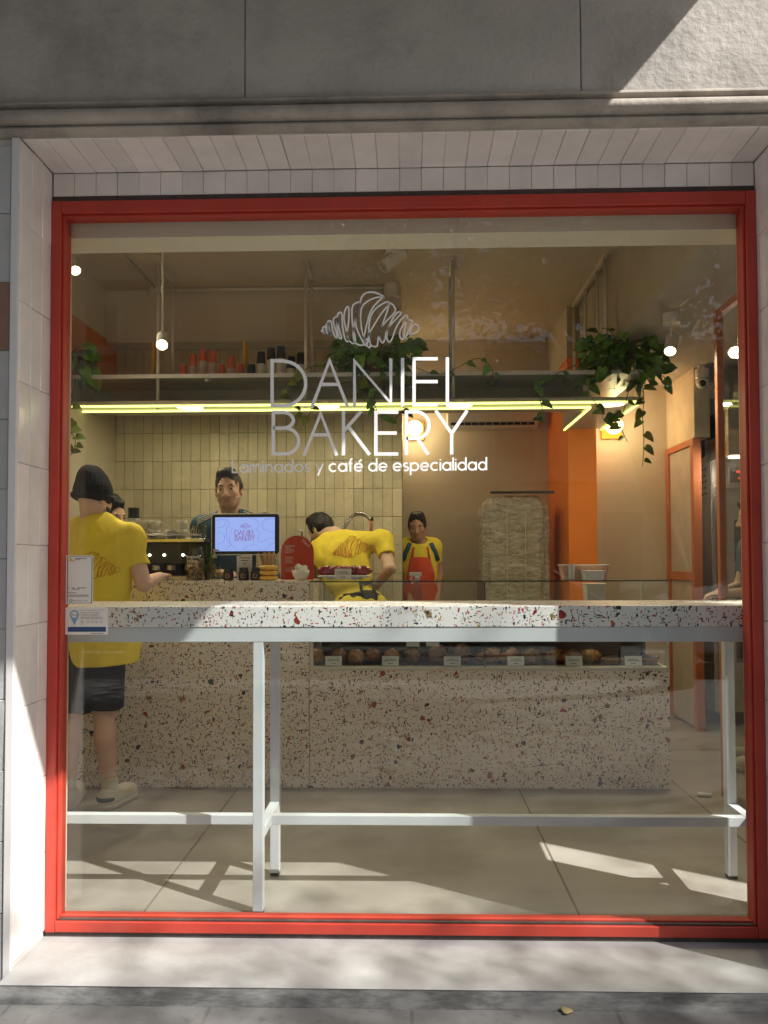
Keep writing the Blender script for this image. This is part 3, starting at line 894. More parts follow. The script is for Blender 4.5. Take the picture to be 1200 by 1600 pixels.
def head(F, c, R, s=1.0, neck=None, fem=False):
    c = Vector(c); P = lambda x, y, z: c+R @ (Vector((x, y, z))*s)
    F.ell(P(0,-.012,.030), [v*s for v in (.075,.096,.086)], R, k=.01)
    F.ell(P(0,.020,-.040), [v*s for v in (.060,.066,.074)], R, k=.03)
    F.ell(P(0,.050,-.092), [v*s for v in (.030,.026,.020)], R, k=.03)
    for sx in (-1,1):
        F.cap(P(sx*.056,-.015,-.045), P(sx*.026,.048,-.093), .017*s, .014*s, k=.025)
        F.ell(P(sx*.037,.058,-.022), [v*s for v in (.024,.020,.018)], R, k=.02)
    F.cap(P(-.040,.074,.022), P(.040,.074,.022), .010*s, .010*s, k=.016)
    for sx in (-1,1): F.ell(P(sx*.031,.096,.002), [v*s for v in (.019,.016,.011)], R, k=.010, op='s')
    F.cap(P(0,.082,.010), P(0,.103,-.034), .0085*s, .0125*s, k=.012)
    for sx in (-1,1): F.ell(P(sx*.013,.092,-.038), [v*s for v in (.009,.012,.008)], R, k=.006)
    for sx in (-1,1): F.ell(P(sx*.031,.0745,.001), [v*s for v in (.0135,.0125,.0085)], R, k=.002)
    F.cap(P(-.019,.077,-.060), P(.019,.077,-.060), .0075*s, .0075*s, k=.006)
    F.cap(P(-.016,.077,-.071), P(.016,.077,-.071), .0085*s, .0085*s, k=.005)
    F.cap(P(-.022,.088,-.0655), P(.022,.088,-.0655), .0022*s, .0022*s, k=.003, op='s')
    for sx in (-1,1):
        F.ell(P(sx*.077,-.012,-.008), [v*s for v in (.011,.019,.031)], R, k=.008)
        F.ell(P(sx*.086,-.006,-.006), [v*s for v in (.006,.010,.018)], R, k=.005, op='s')
    if neck is not None: F.cap(P(0,-.022,-.055), neck, (.050 if fem else .056)*s, (.054 if fem else .064)*s, k=.03)

m_stub = M('stubbled skin', (.42,.275,.20), .6, var=.12, vs=60)
def face_mats(V, Q, c, R, s, stub=False):
    Cq = V[Q].mean(1)-np.array(c, dtype=np.float32)
    L = Cq @ np.array(R, dtype=np.float32)/s
    x, y, z = L[:, 0], L[:, 1], L[:, 2]
    mi = np.zeros(len(Q), dtype=np.int32)
    ex = np.abs(np.abs(x)-.031)
    eye = (ex < .0125) & (np.abs(z-.001) < .0040*np.sqrt(np.maximum(0, 1-(ex/.0135)**2))+.0012) & (y > .070) & (y < .095)
    mi[eye] = 2
    mi[eye & (ex < .0066)] = 3
    if stub:
        st_ = (z < -.040+.25*np.maximum(0, -(y-.05))) & (y > -.005) & ~((z > -.058) & (y < .06) & (z > -.050)) & (z > -.16)
        mi[st_ & (z < -.044)] = 4
    lip = (np.abs(x) < .023) & (z < -.055) & (z > -.0785-0*x) & (y > .078) & (np.abs(z+.0655) < .0125*(1-(np.abs(x)/.026)**2)+.001)
    mi[lip] = 1
    return mi

def make_person(spec):
    rt = spec['root']
    p = thing('person', rt, spec['label'], 'person', spec.get('group'))
    s = spec.get('s', 1.0); h = spec.get('h', .0055)
    J = {k: Vector(v) for k, v in spec['J'].items()}
    TR = frame_of(spec['face'], spec.get('tup', (0,0,1)))     # torso frame: lateral, front, up
    HR = spec['headR']; hc = J['head']; hs = spec.get('hs', 1.0)
    wm = spec.get('wide', 1.0)
    pts = list(J.values())
    lo = [min(q[i] for q in pts)-.22 for i in range(3)]; hi = [max(q[i] for q in pts)+.22 for i in range(3)]
    lo[2] = max(lo[2], rt[2]-.02)
    skin = spec.get('skin', m_skin)
    F = Field(lo, hi, h)
    up = (J['neck']-J['pelvis']).normalized()
    mid = J['pelvis'].lerp(J['neck'], .45)
    chest = J['pelvis'].lerp(J['neck'], .72)
    def torso(F, g=0, k=.05):
        F.ell(J['pelvis'], (.165*wm+g, .115+g, .13+g), TR, k=k)
        F.ell(mid, (.145*wm+g, .105+g, .19+g), TR, k=k)
        F.ell(chest, (.165*wm+g, .112+g, .19+g), TR, k=k)
        for q in 'LR': F.cap(chest.lerp(J['neck'], .46), J['s'+q], .070+g, .060+g, k=.07)
    torso(F)
    head(F, hc, HR, hs, J['neck'], spec.get('fem', False))
    am = spec.get('arm', 1.0)
    for q in 'LR':
        F.cap(J['s'+q], J['e'+q], .054*am, .042*am, k=.03); F.cap(J['e'+q], J['w'+q], .042*am, .028*am, k=.015)
        hd = (J['w'+q]-J['e'+q]).normalized()
        hd = Vector(spec.get('hd'+q, hd))
        hand(F, J['w'+q], hd, spec.get('palm'+q, (0,0,-1)), .95, spec.get('curl', .5), 1 if q == 'L' else -1)
        F.cap(J['h'+q], J['k'+q], .088, .056, k=.04); F.cap(J['k'+q], J['k'+q].lerp(J['a'+q], .35)+TR @ Vector((0,-.012,0)), .053, .056, k=.02)
        F.cap(J['k'+q].lerp(J['a'+q], .35)+TR @ Vector((0,-.012,0)), J['a'+q], .055, .036, k=.02)
        F.cap(J['a'+q]+Vector((0,0,-.04)), J['t'+q], .036, .032, k=.02)
    V, Q = F.mesh()
    mi = face_mats(V, Q, hc, HR, hs, not spec.get('fem', False))
    body = arrays_mesh('body', V, Q, [skin, m_lip, m_eye, m_iris, m_stub], mi, p)
    hP = lambda x, y, z: hc+HR @ (Vector((x, y, z))*hs)
    out = {'root': p, 'body': body, 'J': J, 'TR': TR, 'hP': hP}
    # top garment
    if spec.get('top'):
        mt, frac, hem = spec['top']
        G = Field(lo, hi, h)
        torso(G, .014 if not spec.get('loose') else .022)
        G.ell(J['pelvis']-up*.11, (.158*wm+.018, .112+.018, .20), TR, k=.05)
        for q in 'LR':
            G.cap(J['s'+q], J['s'+q].lerp(J['e'+q], min(frac, 1)), .068*am, .062*am if frac < 1 else .052*am, k=.04, flat=frac < 1)
            if frac > 1: G.cap(J['e'+q], J['e'+q].lerp(J['w'+q], frac-1), .054*am, .040*am, k=.02, flat=True)
        G.wrinkle(spec.get('wr', .006), 24, spec.get('seed', 1), .6)
        G.wrinkle(.0035, 48, spec.get('seed', 1)+3, .35)
        G.plane(J['pelvis']+up*hem, tuple(-up), lo=[J['pelvis'][i]-.42 for i in range(3)], hi=[J['pelvis'][i]+.42 for i in range(3)])
        nk = J['neck']
        G.cap(nk-up*.02, nk+up*.3, .066, .085, k=.006, op='s')
        G.ell(nk+TR @ Vector((0,.05,-.0)), (.07,.06,.05), TR, k=.006, op='s')
        V, Q = G.mesh(1)
        out['top'] = arrays_mesh(spec.get('topname', 't_shirt'), V, Q, [mt], None, p)
    if spec.get('bottom'):
        mt, frac, nm = spec['bottom']
        G = Field(lo, hi, h)
        G.ell(J['pelvis'], (.172*wm, .125, .14), TR, k=.04)
        for q in 'LR':
            if frac <= 1: G.cap(J['h'+q], J['h'+q].lerp(J['k'+q], frac), .104, .100, k=.04, flat=True)
            else:
                G.cap(J['h'+q], J['k'+q], .10, .072, k=.04); G.cap(J['k'+q], J['k'+q].lerp(J['a'+q], frac-1), .072, .06, k=.03, flat=True)
        G.wrinkle(.004, 20, 5, .4)
        V, Q = G.mesh(1); arrays_mesh(nm, V, Q, [mt], None, p)
    # hair / hat / brows
    hr = spec.get('hair')
    if hr:
        kind, mh = hr
        hl = [hc[i]-.24 for i in range(3)]; hh_ = [hc[i]+.26 for i in range(3)]
        G = Field(hl, hh_, .0045)
        if kind == 'beanie':
            G.ell(hP(0,-.02,.052), [v*hs for v in (.090,.110,.112)], HR, k=.01)
            G.ell(hP(0,-.05,.125), [v*hs for v in (.055,.06,.05)], HR, k=.05)
            G.cap(hP(0,-.016,.03), hP(0,-.02,.04), .098*hs, .098*hs, k=.02)
            G.plane(hP(0,0,-.012), tuple(HR @ Vector((0,-.10,-1))))
            G.wrinkle(.007, 40, 3, .2); G.ribs(hP(0,-.018,.03), HR, 30, .0016)
            V, Q = G.mesh(1); arrays_mesh('beanie', V, Q, [mh], None, p)
            G = Field(hl, hh_, .0045)
            G.ell(hP(0,-.018,.014), [v*hs for v in (.101,.119,.042)], HR, k=.01); G.ribs(hP(0,-.018,.03), HR, 30, .0016)
            G.plane(hP(0,0,-.018), tuple(HR @ Vector((0,-.10,-1))))
            V, Q = G.mesh(1); arrays_mesh('beanie_cuff', V, Q, [mh], None, p)
        else:
            G.ell(hP(0,-.018,.036), [v*hs for v in (.0795,.100,.092)], HR, k=.01)
            G.ell(hP(0,.022,.104), [v*hs for v in (.060,.066,.034)], HR, k=.03)
            G.ell(hP(0,-.03,.0), [v*hs for v in (.080,.088,.08)], HR, k=.02)
            G.ell(hP(0,.105,-.03), [v*hs for v in (.085,.072,.116)], HR, k=.012, op='s')
            for sx in (-1,1): G.ell(hP(sx*.095,.02,-.055), [v*hs for v in (.045,.05,.055)], HR, k=.008, op='s')
            if kind == 'short': G.plane(hP(0,-.03,-.055), tuple(HR @ Vector((0,.5,-1))))
            if kind == 'bun': G.ell(hP(.0,-.10,.085), [v*hs for v in (.042,.04,.04)], HR, k=.02)
            if kind == 'tied':
                G.ell(hP(0,-.105,.02), [v*hs for v in (.05,.045,.05)], HR, k=.02)
            if kind == 'top': G.ell(hP(.0,-.02,.135), [v*hs for v in (.05,.05,.035)], HR, k=.03)
            G.wrinkle(.0045, 95, 4, .3)
            V, Q = G.mesh(1); arrays_mesh('hair', V, Q, [mh], None, p)
        for sx in (-1,1):
            G = Field(hl, hh_, .004)
            G.cap(hP(sx*.016,.0835,.020), hP(sx*.034,.083,.0255), .0045, .0045, k=.004); G.cap(hP(sx*.034,.083,.0255), hP(sx*.047,.070,.020), .0045, .003, k=.004)
            V, Q = G.mesh(0); arrays_mesh('eyebrow', V, Q, [mh if kind != 'beanie' else m_hairk], None, p)
        if spec.get('beard'):
            G = Field(hl, hh_, .0045)
            G.ell(hP(0,.022,-.052), [v*hs for v in (.066,.070,.075)], HR, k=.02)
            G.ell(hP(0,.052,-.100), [v*hs for v in (.036,.032,.028)], HR, k=.03)
            G.ell(hP(0,.13,-.015), [v*hs for v in (.075,.09,.040)], HR, k=.01, op='s')
            G.ell(hP(0,.10,-.066), [v*hs for v in (.026,.03,.012)], HR, k=.006, op='s')
            G.plane(hP(0,-.02,0), tuple(HR @ Vector((0,-1,.1))))
            G.wrinkle(.003, 90, 9)
            V, Q = G.mesh(1); arrays_mesh('beard', V, Q, [mh if kind != 'beanie' else m_hairk], None, p)
    for q in 'LR':
        G = Field([min(J['a'+q][i], J['t'+q][i])-.14 for i in range(3)], [max(J['a'+q][i], J['t'+q][i])+.14 for i in range(3)], .0055)
        a = J['a'+q]; t = J['t'+q]; fl = rt[2]
        hb = Vector((a.x, a.y, fl+.05))-(t-a).normalized()*.025
        tt = Vector((t.x, t.y, fl+.045))
        G.cap(hb, tt, .047, .044, k=.02); G.cap(a+Vector((0,0,-.05)), a+Vector((0,0,-.01)), .05, .047, k=.03, flat=True)
        G.cap(hb, tt+(tt-hb)*.15, .048, .042, k=.02)
        G.plane((0,0,fl+.028), (0,0,-1))
        V, Q = G.mesh(1); sh = arrays_mesh('shoe', V, Q, [spec.get('shoe', m_shoe)], None, p)
        G = Field([min(J['a'+q][i], J['t'+q][i])-.14 for i in range(3)], [max(J['a'+q][i], J['t'+q][i])+.14 for i in range(3)], .0055)
        G.cap(hb+Vector((0,0,-.03)), tt+(tt-hb)*.15+Vector((0,0,-.025)), .052, .047, k=.02)
        G.plane((0,0,fl+.001), (0,0,-1)); G.plane((0,0,fl+.032), (0,0,1))
        V, Q = G.mesh(1); arrays_mesh('sole', V, Q, [m_sole], None, sh)
    return out

def on_surface(obj, pts, dirn, lift=.003):
    me = obj.data; off = WL[obj.name]
    bv = BVHTree.FromPolygons([v.co for v in me.vertices], [tuple(q.vertices) for q in me.polygons])
    out = []
    for q in pts:
        hit = bv.ray_cast(Vector(q)-off, Vector(dirn))
        out.append((hit[0]+hit[1]*0-Vector(dirn)*lift+off) if hit[0] is not None else None)
    return out
def back_print(obj, parent, c, u, v, size, dirn, mat, name='croissant_print', r=.0024, polys=None):
    mb = MB(); c, u, v = Vector(c), Vector(u), Vector(v)
    for P in polys or (CRO, CRO2):
        pts = crom(P, 3)
        w = on_surface(obj, [c+u*((p.x-588)/512*size)-v*((p.y-400)/512*size) for p in pts], dirn)
        run = []
        for q in w+[None]:
            if q is None:
                if len(run) > 2: mb.tube(run, r, 4)
                run = []
            else: run.append(q)
    if mb.v: return mb.build(name, mat, parent)

m_print = M('orange print', (.55,.14,.02), .8)
def stand(root, hipw=.095, hz=.93, kn=.50, fwd=(0,1), dx=0):
    """legs of a standing person, joints in world space"""
    x, y, z = root; d = {}
    f = Vector((fwd[0], fwd[1], 0)).normalized(); la = f.cross(Vector((0,0,1)))
    for q, sg in (('L',-1),('R',1)):
        b = Vector((x, y, z))+la*hipw*sg
        d['h'+q] = b+Vector((0,0,hz-.04)); d['k'+q] = b+f*.02+la*.01*sg+Vector((0,0,kn)); d['a'+q] = b+la*.02*sg-f*.02+Vector((0,0,.10))
        d['t'+q] = b+la*.035*sg+f*.15+Vector((0,0,.045))
    return d
def TL(px, py, Y): return at(px, py, Y)

# 1. the man in the beanie at the counter, his back to the window
rt = (X(158,4.12,1260), 4.12, 0)
J = stand(rt, .10, .93, .50)
J.update(pelvis=Vector((rt[0], 4.12, .92)), neck=TL(146,812,4.10), head=TL(147,781,4.12)+Vector((0,.01,0)),
         sR=TL(203,842,4.11), eR=TL(224,912,4.10), wR=Vector((-1.43,4.36,1.225)), sL=TL(90,842,4.11), eL=TL(68,915,4.12), wL=Vector((-1.80,4.36,1.225)))
J['kR'] = TL(163,1110,4.13); J['aR'] = TL(172,1222,4.10); J['aR'].z = .105; J['hR'].x = J['kR'].x+.01; J['tR'] = Vector((J['aR'].x+.035, 4.25, .05))
J['aL'].x = J['kL'].x = rt[0]-.17; J['tL'].x = rt[0]-.20
p1 = make_person(dict(root=rt, J=J, face=(.12,1,0), headR=frame_of((.45,1,-.12)), label='man in a black beanie, yellow t-shirt and black shorts, back to the window', top=(m_yellow,.62,-.16), loose=True, wr=.008,
     bottom=(m_blackc,.96,'shorts'), hair=('beanie', m_knit), beard=True, wide=1.12, hs=1.0, seed=3, group='bakery staff in yellow t-shirts'))
back_print(p1['top'], p1['root'], TL(136,884,3.9), (1,0,0), (0,0,1), .125, (0,1,0), m_print, r=.0011)
for q in 'LR':
    a = J['a'+q]; MB().lathe([(.040,-.03),(.043,0),(.0415,.05),(.040,.055)], (a.x, a.y-.004, a.z), 16).build('sock', m_stripe, p1['root'], smooth=True)
G = Field((J['aR'].x-.12,J['aR'].y-.14,0), (J['aR'].x+.2,J['aR'].y+.24,.16), .005)
a_ = J['aR']; t_ = J['tR']; hb_ = Vector((a_.x,a_.y,.05))-(t_-a_).normalized()*.025
G.cap(hb_, Vector((t_.x,t_.y,.045)), .0505, .046, k=.02); G.cap(hb_+Vector((0,0,.0)), hb_+Vector((0,0,.035)), .0495, .047, k=.02)
G.plane((0,0,.072), (0,0,1)); G.plane((0,0,.046), (0,0,-1)); G.plane(tuple(a_.lerp(t_,.55)), (.35,1,0))
V, Q = G.mesh(1); arrays_mesh('shoe_panel', V, Q, [m_blackc], None, p1['root'])

# 2. the barista facing him, behind the counter
rt = (X(176,5.25,900), 5.25, 0)
J = stand(rt, .095, .93, .5, (.3,-1))
J.update(pelvis=Vector((rt[0],5.25,.93)), neck=Vector((rt[0]-.01,5.25,1.47)), head=TL(176,810,5.20), sR=Vector((rt[0]-.19,5.27,1.41)), sL=Vector((rt[0]+.19,5.22,1.41)),
         eR=Vector((rt[0]-.24,5.22,1.14)), eL=Vector((rt[0]+.24,5.2,1.14)), wR=Vector((rt[0]-.15,5.04,1.24)), wL=Vector((rt[0]+.12,5.06,1.24)))
make_person(dict(root=rt, J=J, face=(.3,-1,0), headR=frame_of((1,-.62,-.05)), label='dark haired barista with a moustache half hidden behind the man in the beanie', top=(m_blackc,.55,-.1), bottom=(m_dark,1.95,'trousers'),
     hair=('top', m_hairk), beard=False, h=.006, hs=1.02, group='people behind the counter'))

# 3. the man at the till in a navy track top
rt = (X(359,5.22,900), 5.22, .06)
J = stand(rt, .10, .98, .52, (0,-1))
hd = TL(357,766,5.12)
J.update(pelvis=Vector((rt[0],5.25,1.03)), neck=TL(359,801,5.19), head=hd, sR=TL(316,824,5.21), sL=TL(412,819,5.21), eR=TL(310,902,5.24), eL=TL(425,902,5.24),
         wR=Vector((TL(345,905,5.06).x,5.06,1.235)), wL=Vector((TL(400,905,5.06).x,5.06,1.235)))
p3 = make_person(dict(root=rt, J=J, face=(0,-1,0), headR=frame_of((.06,-1,-.02), (-.06,0,1)), label='dark haired man in a navy top with white shoulder stripes behind the screen', top=(m_navy_c,1.85,-.1), topname='track_top', bottom=(m_dark,1.95,'trousers'),
     hair=('short', m_hairb), beard=False, h=.0048, hs=1.10, wide=1.10, group='people behind the counter'))
st = MB()
for q, sg in (('R',-1),('L',1)):
    a, b, c2 = J['neck'], J['s'+q], J['e'+q]
    for dz, dx in ((.056,.052),(.040,.034),(.024,.016)):
        pl = [a.lerp(b, t)+Vector((0,-.4,dz)) for t in (.45,.55,.65,.75,.85,.95,1.02)]
        w_ = [q2 for q2 in on_surface(p3['top'], pl, (0,1,0), .002) if q2 is not None]
        pl2 = [b.lerp(c2, t)+Vector((sg*dx,-.4,0)) for t in (.06,.15,.3,.5,.7,.9)]
        w_ += [q2 for q2 in on_surface(p3['top'], pl2, (0,1,0), .002) if q2 is not None]
        if len(w_) > 2: st.tube(crom(w_, 3), .0042, 5)
st.build('stripes', m_stripe, p3['root'])

# 4. the baker bending over the back counter
rt = (X(556,5.40,900), 5.38, 0)
J = stand(rt, .10, .93, .5, (0,1))
J.update(pelvis=Vector((TL(560,945,5.34).x,5.36,.98)), neck=TL(510,836,5.60), head=TL(500,830,5.72)+Vector((0,.02,.01)), sR=TL(598,845,5.58), sL=TL(500,862,5.58),
         eR=TL(609,888,5.44), wR=TL(592,912,5.62), eL=TL(492,900,5.66), wL=TL(512,912,5.78))
J['neck'] = TL(522,836,5.60)
p4 = make_person(dict(root=rt, J=J, face=(-.1,.75,-.55), tup=tuple((J['neck']-J['pelvis']).normalized()), headR=frame_of((-.75,.55,-.55)), label='baker in a printed yellow t-shirt bending forward with back turned', top=(m_yellow,.55,-.10), bottom=(m_dark,1.95,'trousers'),
     hair=('short', m_hairk), h=.0055, wide=1.14, wr=.008, seed=8, group='bakery staff in yellow t-shirts'))
back_print(p4['top'], p4['root'], TL(541,852,5.0), (.985,0,.17), (-.1,0,1), .135, (0,1,0), m_print, r=.0014)
ap = MB()
for pts in ([(556,912),(558,925),(562,937)],[(574,911),(580,924),(584,937)],[(528,934),(556,932),(584,933),(602,936)],[(556,912),(566,915),(576,911)]):
    w_ = [q2 for q2 in on_surface(p4['top'], [at(a, b, 4.9) for a, b in pts], (0,1,0), .004) if q2 is not None]
    if len(w_) > 1: ap.tube(w_, .011, 6)
ap.build('apron_strap', m_blackc, p4['root'], smooth=True)

# 5. the woman in the orange apron
rt = (TL(657,900,6.35).x, 6.35, 0)
J = stand(rt, .09, .90, .48, (0,-1))
hd = TL(652,823,6.26)
J.update(pelvis=Vector((rt[0],6.36,.92)), neck=TL(654,846,6.34), head=hd, sR=TL(634,856,6.35), sL=TL(677,854,6.35), eR=TL(628,898,6.37), eL=TL(686,897,6.37), wR=TL(640,930,6.25), wL=TL(683,935,6.27))
p5 = make_person(dict(root=rt, J=J, face=(0,-1,0), headR=frame_of((-.08,-1,-.22)), label='woman with tied dark hair in a yellow t-shirt and orange apron at the rear', top=(m_yellow,.6,-.1), bottom=(m_dark,1.95,'trousers'),
     hair=('tied', m_hairk), fem=True, skin=m_skin2, h=.0055, hs=.93, wide=.88, arm=.85, group='bakery staff in yellow t-shirts'))
G = Field((rt[0]-.3,6.0,.5), (rt[0]+.3,6.6,1.5), .006)
ch = J['pelvis'].lerp(J['neck'], .55)
G.ell(J['pelvis'], (.165,.142,.30), p5['TR'], k=.05); G.ell(ch, (.21,.152,.30), p5['TR'], k=.05)
for sx in (-1,1): G.plane((rt[0]+sx*.078,6.3,1.345), Vector((sx,0,.22)).normalized())
G.plane((0,6.36,0), (0,1,0)); G.plane((0,0,1.345), (0,0,1)); G.wrinkle(.005, 24, 2)
V, Q = G.mesh(1); arrays_mesh('apron', V, Q, [m_apron], None, p5['root'])
for sg in (-1,1):
    pts = [(rt[0]+sg*.075,6.0,1.335),(rt[0]+sg*.07,6.0,1.33),(rt[0]+sg*.062,6.0,1.39),(rt[0]+sg*.055,6.0,1.425)]
    w_ = [q2 for q2 in on_surface(p5['top'], pts, (0,1,0), .004) if q2 is not None]
    if len(w_) > 1: MB().tube(w_, .009, 6).build('apron_strap', m_apron, p5['root'], smooth=True)
for sg in (-1,1):
    pts = [(rt[0]+sg*x_,6.0,z_) for x_, z_ in ((.085,1.455),(.10,1.42),(.125,1.37),(.14,1.32))]
    w_ = [q2 for q2 in on_surface(p5['top'], pts, (0,1,0), .004) if q2 is not None]
    if len(w_) > 1: MB().tube(w_, .020, 8).build('shoulder_strap', m_navy_c, p5['root'], smooth=True)

# 6. the customer in a dark top by the right hand side of the window
rt = (2.25, 4.95, 0)
J = stand(rt, .095, .92, .5, (-1,.25))
J.update(pelvis=Vector((2.25,4.95,.92)), neck=Vector((2.23,4.95,1.44)), head=Vector((2.20,4.96,1.575)), sR=Vector((2.25,5.13,1.39)), sL=Vector((2.19,4.77,1.39)),
         eR=Vector((2.19,5.16,1.13)), wR=Vector((2.01,5.05,1.10)), eL=Vector((2.16,4.75,1.12)), wL=Vector((1.96,4.82,1.10)))
make_person(dict(root=rt, J=J, face=(-1,.1,0), headR=frame_of((-1,.25,-.1)), label='person in a dark navy t-shirt at the right edge, forearm reaching left', top=(m_navy_c,.62,-.12), bottom=(m_dark,1.95,'trousers'),
     hair=('short', m_hairk), h=.006, group='people behind the counter'))
# ------------------------------------------------------------------ window bar table
tb = thing('bar_table', (.0, 3.06, 0), 'long high bar table with terrazzo top on a white steel frame along the window', 'table')
TX0, TX1 = -1.80, 1.46
zt0, zt1, za = Z(980,2.87), Z(947,2.87), Z(1003,2.87)
MB().box(TX0, TX1, 2.865, 3.265, zt0+.0005, zt1).build('table_top', m_terrt, tb, bevel=.0025)
a = MB()
a.box(TX0+.002, TX1-.002, 2.868, 2.903, za, zt0); a.box(TX0+.002, TX1-.002, 3.228, 3.262, za, zt0)
a.box(TX0+.003, TX0+.04, 2.9035, 3.2275, za+.001, zt0-.001); a.box(TX1-.04, TX1-.003, 2.9035, 3.2275, za+.001, zt0-.001)
a.build('apron', m_tablew, tb, bevel=.002)
for lx in (-1.66, (X(403,2.87,1200)), X(1140,3.24,1200)):
    for y in (2.869, 3.222):
        lg_ = MB().box(lx-.019, lx+.019, y, y+.038, .012, za-.0006).build('leg', m_tablew, tb, bevel=.002)
        MB().box(lx-.018, lx+.018, y+.001, y+.037, 0, .0116).build('foot', m_black, lg_)
    MB().box(lx-.0185, lx+.0185, 2.908, 3.2215, .270, .308).build('cross_bar', m_tablew, tb, bevel=.002)
MB().box(-1.80, X(1140,3.24,1200)-.02, 3.047, 3.083, .2705, .3075).build('stretcher', m_tablew, tb, bevel=.002)

# ------------------------------------------------------------------ counter and display case
CY = 4.47
czt = Z(907,CY); CX1 = X(1047,CY,1100); CXD = X(484,CY,1000); zd = Z(1045,CY)
ct = thing('service_counter', (0,CY,0), 'terrazzo service counter with multicoloured chips running across the shop', 'counter')
MB().box(-2.328, CXD-.004, CY, 5.0, 0, czt).build('till_counter', m_terr, ct, bevel=.002)
MB().box(CXD-.002, CX1, CY+.001, 5.0, 0, zd-.012).build('display_base', m_terr, ct, bevel=.002)
dc = thing('display_case', (.5,CY,zd), 'glass pastry display case in a white frame set into the terrazzo counter', 'display case')
fr = MB(); w2 = .02
fr.box(CXD, CX1, CY-.002, 4.98, zd-.0115, zd+.008)
fr.box(CXD, CXD+w2, CY-.002, CY+.018, zd+.0085, czt-.004); fr.box(CX1-w2*.7, CX1, CY-.002, CY+.018, zd+.0085, czt-.004)
fr.box(CXD, CXD+w2, 4.94, 4.96, zd+.0085, czt-.004); fr.box(CX1-w2*.7, CX1, 4.94, 4.96, zd+.0085, czt-.004)
fr.build('frame', m_offw, dc, bevel=.002)
MB().box(CXD+w2+.001, CX1-w2*.7-.001, CY+.004, CY+.009, zd+.0085, czt-.009).build('front_glass', m_dglass, dc)
MB().box(CXD+.003, CX1-.003, CY+.0, 4.6, czt-.002, czt+.006).build('top_glass', m_dglass, dc)
MB().box(CXD, CX1, CY-.003, CY+.006, czt-.0085, czt-.0025).build('edge_strip', m_black, dc)
MB().box(X(757,CY)-.004, X(757,CY)+.004, CY+.010, 4.93, zd+.009, czt-.010).build('divider', m_black, dc)
MB().box(CXD+.03, CX1-.03, CY+.03, 4.93, zd+.0086, zd+.014).build('tray', m_chrome, dc)
bk = MB().box(CXD+.03, CX1-.03, 4.82, 4.83, zd+.015, zd+.20).box(CXD+.03, CX1-.03, 4.62, 4.93, zd+.205, zd+.213)
bk.build('rear_shelf', m_wood, dc)

m_crust = M('baked crust', (.42,.20,.06), .5, var=.35, vs=28, bump=.3, bs=90, coat=.25)
m_crust2 = M('dark crust', (.28,.12,.045), .5, var=.4, vs=30, bump=.3, bs=90, coat=.2)
m_choc = M('chocolate topping', (.045,.018,.010), .35, var=.3, bump=.5, bs=70, coat=.3)
m_berry = M('red glaze', (.26,.020,.020), .25, var=.4, vs=25, bump=.3, coat=.5)
m_fruit = M('dusted pastry', (.42,.27,.15), .7, var=.3, vs=30, bump=.3)
def croissant(name, loc, label, rz=0, s=1.0, topped=False, mats=(None,), group='pastries in the display case'):
    t = thing(name, loc, label, 'pastry', group)
    mb = MB(); n = 34; pts = []; rs = []
    for i in range(n+1):
        u = -1+2*i/n
        an = u*1.25
        r0 = .036*(1-abs(u)**2.0)+.007
        saw = 1+.13*((i % 5)/5-.4)
        pts.append(Vector((.075*math.sin(an), .055*(1-math.cos(an)), .033+.006*(1-u*u)))*s+Vector(loc)); rs.append(r0*saw*s)
    mb.tube(pts, rs, 14)
    mb.v = [(x, y, max(z, loc[2]+.001)) for x, y, z in mb.v]
    mb.build('crust', mats[0] or m_crust, t, smooth=True)
    if topped:
        cb = MB(); rr = random.Random(int(loc[0]*1000))
        for k in range(26):
            i = rr.randint(6, n-6); q = pts[i]; r = rs[i]; an = rr.uniform(-.7,.7)
            cb.ell((q.x+r*.9*math.sin(an), q.y+rr.uniform(-.01,.01), q.z+r*.93*math.cos(an)), [rr.uniform(.006,.012)*s]*2+[.006*s], 6, 4)
        cb.build('topping', m_choc, t)
    t.rotation_euler.z = rz
    return t
def roll(name, loc, label, r=(.062,.055,.045), mat=None, ridges=7, group='pastries in the display case', rz=0):
    t = thing(name, loc, label, 'pastry', group)
    ph = random.uniform(0, 6)
    def fn(d): return 1+.05*math.sin(ridges*math.atan2(d.z, d.x)*1.0+ph+4*d.y)+.02*math.sin(9*d.x+7*d.z)
    MB().ell((loc[0], loc[1], loc[2]+r[2]*.82), r, 26, 16, fn=fn).build('crust', mat or m_crust, t, smooth=True)
    sw = MB(); pts = [Vector((loc[0]+r[0]*1.02*.7*(k/26)*math.cos(k*.55), loc[1]-r[1]*.99*math.sqrt(max(0,1-(.7*k/26)**2)), loc[2]+r[2]*.82+r[2]*.7*(k/26)*math.sin(k*.55))) for k in range(27)]
    sw.tube(pts, .0035, 5); sw.build('swirl', m_crust2, t, smooth=True)
    t.rotation_euler.z = rz
    return t
zb_ = zd+.0142
def card(px, py0, py1, Y, zc, label, wpx=26, kind='price_card'):
    x = X(px, Y, 1035); w_ = wpx*Y/1200/2
    t = thing(kind, (x, Y, zc), label, 'price card', 'price cards in the display case')
    hh = (py1-py0)*Y/1200
    cb = MB(); vs = []
    R = Matrix.Rotation(R_(-12), 3, 'X')
    cb.obox((x, Y+.006, zc+hh/2), R, (w_, .0008, hh/2)); cb.build('card', m_paper, t)
    lb = MB()
    for k, (q, wf) in enumerate(((.68,.62),(.50,.74),(.22,.30))):
        lb.obox(Vector((x, Y+.006, zc+hh/2))+R @ Vector((0,-.0014,(q-.5)*hh)), R, (w_*wf, .0003, hh*.032))
    lb.build('print', m_ink, t)
    return t
